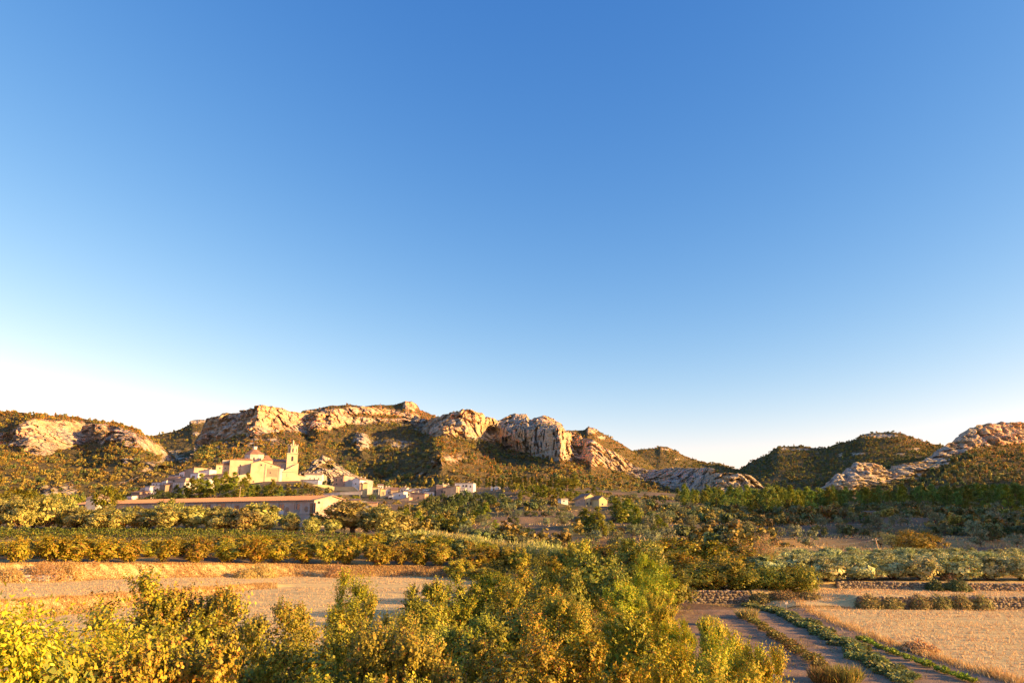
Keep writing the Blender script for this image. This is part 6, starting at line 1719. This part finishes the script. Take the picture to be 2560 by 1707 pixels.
# ------------------------------------------------------------------ dry grass and stubble blades
def blades(X, Y, h, w, rng, lean=0.45, zoff=0.0, detail=False):
    n = len(X)
    Z = zg(X, Y, detail) + zoff
    P = np.stack([X, Y, Z], 1)
    D = rng.normal(size=(n, 3)) * lean; D[:, 2] = 1
    D = unit(D); S = unit(np.cross(D, rng.normal(size=(n, 3))))
    h = np.asarray(h)[:, None]; w = np.broadcast_to(np.asarray(w, float), (n,))[:, None]
    V = np.empty((n, 3, 3)); V[:, 0] = P - S * w * .5; V[:, 1] = P + S * w * .5; V[:, 2] = P + D * h
    return V.reshape(-1, 3), np.arange(n * 3).reshape(n, 3)

rng = np.random.default_rng(99)
# stubble tufts, right field
n = 62000
Y = 27 + 46.5 * rng.random(n) ** 1.0; X = 12 + 80 * rng.random(n)
keep = (straw_right(X, Y) > 0.6) & (X / Y < 0.86)
den = fbm((X + 0.5 * Y) / 5.0, (Y + 0.22 * X) / 0.75, 0 * X, 3, 71)
keep &= den + 0.25 * rng.random(n) > 0.52
X, Y = X[keep], Y[keep]
V, F = blades(X, Y, 0.10 + 0.18 * rng.random(len(X)), 0.07, rng, 0.7, 0.03)
# left fields
n = 60000
Y2 = 46 + 62 * rng.random(n); X2 = -130 + 134 * rng.random(n)
a2 = X2 / Y2
keep = (np.abs(a2) < 0.86) & (Y2 < np.interp(a2, _ga, _gY[:, 3]) - 0.4)
on_bank = (Y2 > np.interp(a2, _ga, _gY[:, 1]) - 0.6) & (Y2 < np.interp(a2, _ga, _gY[:, 2]) + 0.6)
keep &= ~on_bank & (fbm(X2 / 7.0, (Y2 + 0.06 * X2) / 0.9, 0 * X2, 3, 75) + 0.25 * rng.random(n) > 0.52)
X2, Y2 = X2[keep], Y2[keep]
V2, F2 = blades(X2, Y2, 0.10 + 0.18 * rng.random(len(X2)), 0.08, rng, 0.7, 0.03)
n = 9000
X3 = 26 + 66 * rng.random(n); Y3 = 74.6 + 7 * rng.random(n)
V3, F3 = blades(X3, Y3, 0.10 + 0.14 * rng.random(n), 0.09, rng, 0.7, 0.03)
Vv, Fv = join_vf([(V, F), (V2, F2), (V3, F3)])
tag(link('stubble', mesh_np('stubble', Vv, Fv, M_STRAW)), kind='stuff')

# tall dry grass on the banks
def bank_blades(i0, i1, n, xr, hmax, rng, over=0.7):
    x = rng.uniform(xr[0], xr[1], n); a = (x - 1280) / FPX / 1.045
    y0 = np.interp(a, _ga, _gY[:, i0]); y1 = np.interp(a, _ga, _gY[:, i1])
    Y = y0 - over + (y1 - y0 + 2 * over) * rng.random(n); X = a * Y
    clump = fbm(X / 1.6, Y / 1.6, 0 * X, 3, 81)
    h = hmax * (0.25 + 0.9 * clump) * (0.6 + 0.6 * rng.random(n))
    return X, Y, h
parts = []
X, Y, h = bank_blades(1, 2, 26000, (-120, 700), 0.45, rng); parts.append(blades(X, Y, h, 0.07, rng, 0.55))
X, Y, h = bank_blades(3, 4, 40000, (-120, 1180), 0.42, rng); parts.append(blades(X, Y, h, 0.085, rng, 0.6))
# rim along the plot edge and under the bright bushes
k = 5000; q = rng.integers(len(EDGE) - 1, size=k); u = rng.random(k)
E = EDGE[q] * (1 - u)[:, None] + EDGE[q + 1] * u[:, None] + rng.normal(size=(k, 2)) * 0.35
parts.append(blades(E[:, 0], E[:, 1], 0.15 + 0.40 * rng.random(k) * fbm(E[:, 0] / 1.5, E[:, 1] / 1.5, 0 * E[:, 0], 2, 83) * 2, 0.05, rng, 0.5))
Vv, Fv = join_vf(parts)
tag(link('dry_grass', mesh_np('dry_grass', Vv, Fv, M_DRY)), kind='stuff')
# weeds on the bare plot and low scrub along the gully
n = 2600; X = 14 + 30 * rng.random(n); Y = 40 + 36 * rng.random(n)
keep = (straw_right(X, Y) < 0.3) & (fbm(X / 2.2, Y / 2.2, 0 * X, 3, 91) > 0.58) & (Y < 76)
X, Y = X[keep], Y[keep]; r_ = rng.normal(size=(len(X), 6, 2)) * 0.22
X = (X[:, None] + r_[..., 0]).ravel(); Y = (Y[:, None] + r_[..., 1]).ravel()
V, F = blades(X, Y, 0.08 + 0.25 * rng.random(len(X)), 0.05, rng, 0.9)
tag(link('weeds', mesh_np('weeds', V, F, M_DRYBR)), kind='stuff')

# mounded dry brambles on the orange bank and hanging over the stone walls
def bramble(x, ytop, Y, hw, label, mat, seed, hang=0.0):
    rg = np.random.default_rng(seed)
    X, z = ground_at(x, Y); top = float(PT(x, ytop, Y)[2]); k = float(PT(x + 1, 1400, Y)[0] - PT(x, 1400, Y)[0])
    n = 1900; r = hw * k; h = max(0.5, top - z)
    d = unit(np.abs(rg.normal(size=(n, 3))) * np.array([1, 1, 1])) * np.sign(rg.normal(size=(n, 3)) + np.array([0, 0, 9]))
    lump = 0.75 + 0.5 * fbm(d[:, 0] * 2 + seed, d[:, 1] * 2, d[:, 2] * 2, 2, seed)
    P = d * np.array([r, 0.8 + 0.25 * r, h]) * (lump * (0.7 + 0.3 * rg.random(n)))[:, None]
    D = d * 0.5 + rg.normal(size=(n, 3)) * 0.6 - [0, 0, 0.5]
    V, F = leaf_quads(P, D, 0.30 * (0.5 + rg.random(n)), 0.22, rg, 0.3, 0.15, d)
    o = link('bramble', mesh_np('bramble', V, F, mat), None, (X, Y, z))
    tag(o, label, 'bramble')
bl = [(655,1408,103,40,'big tangle of dry orange bramble where the two banks meet'),(610,1424,101,30,'low dry bramble left of the big orange tangle'),(840,1408,106,30,'dry orange bramble mound on the bank in the middle'),(1130,1418,110,26,'bramble mound at the right end of the orange bank'),
      (140,1530,68.5,16,'dark rusty bush on the bank between the left fields'),(20,1418,84,40,'yellow overgrown mound at the left edge of the terrace'),(110,1400,86,50,'yellow weeds over the pale stone blocks'),(172,1402,88,30,'yellow weeds right of the pale stone blocks')]
for q, (x, yt, Y, hw, lab) in enumerate(bl): bramble(x, yt, Y, hw, lab, M_DRY, 300 + q)
for q, (x, yt, hw, lab) in enumerate(((2175,1487,34,'dry bramble over the left end of the lower stone wall'),(2228,1491,30,'dry bramble hanging on the lower stone wall, second from its left end'),(2300,1487,32,'bramble over the lower stone wall past the short gap'),
        (2350,1485,30,'rounded bramble in the middle of the lower stone wall'),(2400,1486,30,'rounded bramble right of the middle of the lower wall'),(2452,1486,28,'last bramble on the lower wall before bare stones'))):
    bramble(x, yt, float(np.interp(x, [2130, 2560], [73.6, 72.9])), hw, lab, M_DRYBR, 330 + q)
for q, (x, yt, Y, hw, lab) in enumerate(((1960,1478,77.0,40,'ochre bramble spilling under the evergreen bushes'),(2020,1484,76.5,30,'ochre bramble at the right foot of the evergreen bushes'),(1905,1482,77.2,26,'ochre bramble right of the dark wall gap'),(2395,1447,79.5,30,'dark creeper covering a stretch of the upper stone wall'),(2340,1452,80,20,'brown creeper on the upper stone wall'))):
    bramble(x, yt, Y, hw, lab, M_DRYBR if q < 3 else M_HEDGE, 350 + q)
bramble(2372, 1428, 84.0, 14, 'little rust coloured bush before the young olives', M_DRY, 361)
bramble(2300, 1596+20, 51.0, 40, 'dry pinkish grass tussock on the plot edge', M_DRY, 362)

# ------------------------------------------------------------------ dry stone walls, stone by stone
def stone_mesh(seed):
    rg = np.random.default_rng(seed)
    v = np.array([(x, y, z) for z in (-.5, .5) for y in (-.5, .5) for x in (-.5, .5)], float)
    v += rg.uniform(-0.13, 0.13, v.shape)
    v = np.vstack([v, [[rg.uniform(-.1, .1), -0.66, rg.uniform(-.1, .1)]]])
    F = [(0, 1, 8), (1, 5, 8), (5, 4, 8), (4, 0, 8), (0, 2, 3), (0, 3, 1), (4, 5, 7), (4, 7, 6), (1, 3, 7), (1, 7, 5), (2, 0, 4), (2, 4, 6), (3, 2, 6), (3, 6, 7)]
    return v, np.array(F)
M_WALLST = None
def wall_stone_mat():
    t = NT('wall_stone')
    oi = t.n('ShaderNodeObjectInfo'); g = t.n('ShaderNodeNewGeometry')
    r = t.math('FRACT', t.math('ADD', t.math('MULTIPLY', g.outputs['Random Per Island'], 7.3), oi.outputs['Random']))
    c = t.mix(r, (0.30, 0.25, 0.18), (0.16, 0.13, 0.09))
    n = t.noise(3.0, 4, 0.6, t.pos()); c = t.mix(t.ramp(n, 0.5, 0.75, 0, 0.5), c, (0.36, 0.26, 0.15))
    t.principled(c, 0.93, t.bump(t.noise(9.0, 4, 0.6, t.pos()), 0.6, 0.03), 0.1)
    return t.m
M_WALLST = wall_stone_mat()
STN = [stone_mesh(700 + i) for i in range(6)]
STM = [mesh_np('stone', v, f, M_WALLST) for v, f in STN]

def dry_wall(xa, xb, row_base, label, height, solo, seed, skip=()):
    """row_base(x) -> (X, Y, z) of the wall foot at photo column x"""
    rg = np.random.default_rng(seed)
    t = empty('dry_stone_wall', (0, 0, 0), 0, label, 'wall')
    xs = np.arange(xa, xb + 1, 12.0); foot = np.array([row_base(x) for x in xs])
    core = MB(); pts = []
    for i in range(len(xs) - 1):
        (x0, y0, z0), (x1, y1, z1) = foot[i], foot[i + 1]
        h = height - 0.12
        core.poly([(x0, y0 + .12, z0 - .3), (x1, y1 + .12, z1 - .3), (x1, y1 + .12, z1 + h), (x0, y0 + .12, z0 + h), (x0, y0 + .6, z0 + h), (x1, y1 + .6, z1 + h)], [(0, 1, 2, 3), (3, 2, 5, 4)])
    core.build('core', M_BROWN, t)
    seg = np.linalg.norm(np.diff(foot[:, :2], axis=0), axis=1); cum = np.concatenate([[0], np.cumsum(seg)])
    items = []
    z = 0.0
    while z < height - 0.05:
        ch = 0.13 + 0.10 * rg.random(); s = rg.random() * 0.2
        while s < cum[-1]:
            L = 0.20 + 0.32 * rg.random()
            items.append((s + L / 2, z + ch / 2, L, ch)); s += L + 0.02
        z += ch * 0.97
    rg.shuffle(items)
    parts = []
    for k, (s, zz, L, hh) in enumerate(items):
        s = min(s, cum[-1] - 1e-3)
        p = np.array([np.interp(s, cum, foot[:, c]) for c in range(3)])
        i = min(len(seg) - 1, max(0, np.searchsorted(cum, s) - 1)); d = foot[i + 1] - foot[i]; yaw = math.atan2(d[1], d[0])
        loc = (p[0], p[1] + 0.02 + rg.normal() * 0.035, p[2] + zz + rg.normal() * 0.012)
        sc = (L * 1.04, 0.30, hh * 1.04); rx = rg.normal() * 0.10; q = k % 6
        if k < solo:
            o = link('stone', STM[q], t, loc); o.rotation_euler = (rx, rx * 0.7, yaw + rg.normal() * 0.06); o.scale = sc
        else:
            v = STN[q][0] * sc; c_, s_ = math.cos(yaw), math.sin(yaw)
            v = np.stack([v[:, 0] * c_ - v[:, 1] * s_, v[:, 0] * s_ + v[:, 1] * c_, v[:, 2]], 1) + np.array(loc)
            parts.append((v, STN[q][1]))
    if parts:
        V, F = join_vf(parts)
        tag(link('stones', mesh_np('wall_stones', V, F, M_WALLST), t), kind='stuff')
    return t
def foot_between(i):
    def f(x):
        a = (x - 1280) / FPX / 1.045; Y = float(np.interp(a, _ga, _gY[:, i])) - 0.15; X = a * Y
        return (X, Y, zg1(X, Y - 0.4) - 0.05)
    return f
dry_wall(1690, 1862, foot_between(1), 'sunlit dry stone wall below the evergreen bushes', 1.25, 290, 1)
dry_wall(2128, 2680, foot_between(1), 'long lower dry stone wall between stubble and terrace strip on the right', 1.12, 200, 2)
dry_wall(2080, 2680, foot_between(3), 'upper dry stone wall under the young olives', 0.72, 200, 3)
# a few pale blocks at the foot of the left terrace
t = empty('stone_block_wall', (0, 0, 0), 0, 'low pale stone block wall at the foot of the left terrace', 'wall')
for q, (x0, x1, yt, yb) in enumerate(((42, 72, 1437, 1451), (77, 118, 1438, 1450), (126, 142, 1437, 1446), (150, 174, 1439, 1448))):
    Yw = float(np.interp(((x0 + x1) / 2 - 1280) / FPX / 1.045, _ga, _gY[:, 3])) - 0.3
    a = PT(x0, yb, Yw); b = PT(x1, yt, Yw); m = MB()
    m.box(float(a[0]), float(b[0]), Yw, Yw + 0.6, float(a[2]) - 0.2, float(b[2])); m.build('stone', M_WHITE, t)

# ------------------------------------------------------------------ kitchen plot: three planted rows
def row_pts(px, n, jit, rg):
    P = np.array([px_ground(x, y) for x, y in px]); d = np.concatenate([[0], np.cumsum(np.linalg.norm(np.diff(P, axis=0), axis=1))])
    s = np.linspace(0, d[-1], n) + rg.normal(size=n) * jit * 0.4
    return np.stack([np.interp(s, d, P[:, 0]) + rg.normal(size=n) * jit, np.interp(s, d, P[:, 1]) + rg.normal(size=n) * jit * .4], 1)
M_SQUASH = leaf_mat('squash_leaf', (0.33, 0.33, 0.10), (0.13, 0.19, 0.075), (0.40, 0.36, 0.10), 0.15, 0.25, 0.1)
M_BEAN = leaf_mat('dry_plant_leaf', (0.30, 0.26, 0.06), (0.15, 0.14, 0.04), (0.28, 0.16, 0.05), 0.2, 0.2, 0.12)
M_LETT = leaf_mat('lettuce_leaf', (0.30, 0.36, 0.035), (0.18, 0.25, 0.03), None, 0, 0.25, 0.08)
def plant_mesh(seed, mat, r, h, n, leaf, asp, up):
    rg = np.random.default_rng(seed)
    a = rg.random(n) * 6.28; rr = r * np.sqrt(rg.random(n))
    P = np.stack([rr * np.cos(a), rr * np.sin(a), h * (0.15 + 0.85 * rg.random(n)) * (1 - 0.55 * (rr / r) ** 2)], 1)
    D = np.stack([np.cos(a), np.sin(a), np.full(n, up)], 1) + rg.normal(size=(n, 3)) * 0.5
    V, F = leaf_quads(P, D, leaf * (0.6 + 0.7 * rg.random(n)), asp, rg, 1.2, 0.2)
    S = [limb((0, 0, -0.05), (r * .5 * math.cos(q), r * .5 * math.sin(q), h * .6), 0.02, 0.012, rg, 3, 0.1, 3) for q in (0, 1.6, 3.1, 4.7)]
    W, G = join_vf(S)
    return mesh_np('plant_leaves', V, F, mat), mesh_np('plant_stems', W, G, mat)
rg = np.random.default_rng(55)
def row_things(name, pts, protos, label, cat, group, smin, smax):
    out = []
    for i, (x, y) in enumerate(pts):
        t = empty(name, (x, y, 0.02), rg.random() * 6.28, None, cat, group)
        s = rg.uniform(smin, smax); t.scale = (s, s, s * rg.uniform(.85, 1.15))
        L, S = protos[i % len(protos)]; link('leaves', L, t); link('stem', S, t); out.append(t)
    out.sort(key=lambda o: -o.location.y)
    n = len(out)
    for i, o in enumerate(out):
        o['label'] = label + ', ' + (ORD[i] + ' from its far end' if i < 30 else ORD[min(29, n - 1 - i)] + ' from its near end')
sq = [plant_mesh(800 + i, M_SQUASH, 0.62, 0.36, 260, 0.20, 0.85, 0.25) for i in range(3)]
row_things('squash_plant', row_pts(((1872,1513),(1950,1535),(2020,1563),(2080,1595),(2170,1648),(2262,1704)), 58, 0.30, rg), sq, 'squash plant in the broad green row', 'plant', 'squash plants of the broad row', 0.8, 1.15)
bn = [plant_mesh(820 + i, M_BEAN, 0.55, 0.5, 200, 0.18, 0.6, 0.8) for i in range(2)]
row_things('bean_plant', row_pts(((1858,1540),(1900,1566),(1960,1605),(2010,1640),(2058,1672)), 28, 0.16, rg), bn, 'dull olive plant in the narrow row', 'plant', 'plants of the narrow row', 0.65, 1.0)
lt = [plant_mesh(830 + i, M_LETT, 0.26, 0.24, 60, 0.17, 0.8, 0.9) for i in range(2)]
lp = [(2150,1600),(2161,1604),(2172,1608),(2184,1613),(2196,1619),(2207,1624),(2228,1633),(2236,1636),(2254,1641),(2278,1652),(2307,1663),(2323,1668),(2354,1680),(2371,1686),(2393,1694),(2412,1701),(2432,1706)]
row_things('lettuce', [px_ground(x, y) for x, y in lp], lt, 'small bright lettuce in the sparse row', 'lettuce', 'lettuces of the sparse row', 0.95, 1.3)
for q, (x, yt, yb, hw, lab) in enumerate(((1868,1520,1545,22,'tuft of yellow grass at the head of the narrow row'),(2112,1664,1706,34,'feathery yellow-green weed clump at the bottom of the plot'),(2060,1668,1706,26,'smaller feathery weed clump beside the squash row'),(1775,1540,1562,16,'pale dry grass tuft at the rim of the bright bushes'),(1800,1566,1590,18,'pale dry grass on the rim, nearer to the bright bush'))):
    X, Y = px_ground(x, yb); rg2 = np.random.default_rng(900 + q); k = M_PX(Y) * 1.02
    n = 700; a = rg2.random(n) * 6.28; rr = hw * k * np.sqrt(rg2.random(n)); h = (yb - yt) * k * 1.0
    P = np.stack([rr * np.cos(a), rr * np.sin(a) * .7, 0 * a], 1); D = np.stack([np.cos(a) * .35 * rr / (hw * k), np.sin(a) * .35, np.ones(n)], 1) + rg2.normal(size=(n, 3)) * .22
    V, F = leaf_quads(P, D, h * (0.5 + 0.6 * rg2.random(n)), 0.05, rg2, 0.2, 0.1)
    o = link('grass_tuft', mesh_np('grass_tuft', V, F, M_CANE if q in (0, 3, 4) else M_BEAN), None, (X, Y, 0.0)); tag(o, lab, 'grass')
t = empty('garden_stake', px_ground(1966, 1524) + (0.0,), 0, 'pale stake standing in the bare plot', 'stake')
m = MB(); m.tube((0, 0, -.1), (0.05, 0, .75), .035, .03, 5); m.build('stick', M_WOODPOLE, t)
m = MB(); m.box(-.06, .16, -.02, .02, .55, .72); m.build('tag', M_WHITE, t)

# grey path and dry patch in the gully
X, Y = ray_ground(1300, 1418)
V, F = blades(X + rng.normal(size=2600) * 3.2, Y + rng.normal(size=2600) * 1.6, 0.5 + 0.6 * rng.random(2600), 0.07, rng, 0.35, 0.0, True)
tag(link('pale_grass', mesh_np('pale_grass', V, F, M_CANE)), kind='stuff')

# ------------------------------------------------------------------ low scrub over the nearer slopes, past counting
rng = np.random.default_rng(616)
n = 15000
x = rng.uniform(-80, 2640, n); Y = 125 * (620 / 125) ** rng.random(n)
X = (x - 1280) / FPX / 1.03 * Y
ok = (fbm(X / 26, Y / 26, 0 * X, 3, 61) > 0.55) & ~((Y < 200) & (x < 1000)) & ~((Y < 150) & (x > 1850))
ok &= ~((x > 180) & (x < 900) & (Y > 186) & (Y < 280)) 
ok &= ~((x > 1425) & (x < 1535) & (Y > 180) & (Y < 360)) & ~((x > 320) & (x < 1130) & (Y > 440) & (Y < 540))
X, Y, x = X[ok], Y[ok], x[ok]
Z = zg(X, Y)
near = Y < 260
idx = np.where(rng.random(len(X)) < 0.75, 4 + (rng.random(len(X)) < 0.5), 2 * (rng.random(len(X)) < 0.5))
sc = np.where(idx >= 4, 0.35 + 0.5 * rng.random(len(X)), 0.35 + 0.4 * rng.random(len(X)))
forest_object('scrub', np.stack([X, Y, Z - 0.1], 1), idx, sc, rng.random(len(X)) * 6.28)
n = 26000
x = rng.uniform(880, 2640, n); Y = 120 * (560 / 120) ** rng.random(n); X = (x - 1280) / FPX / 1.03 * Y
ok = fbm(X / 9, Y / 9, 0 * X, 3, 67) > 0.5
X, Y = X[ok], Y[ok]
V, F = blades(X, Y, 0.3 + 0.5 * rng.random(len(X)), 0.16 + Y * 0.0006, rng, 0.6, -0.02, True)
tag(link('hill_grass', mesh_np('hill_grass', V, F, M_DRY)), kind='stuff')
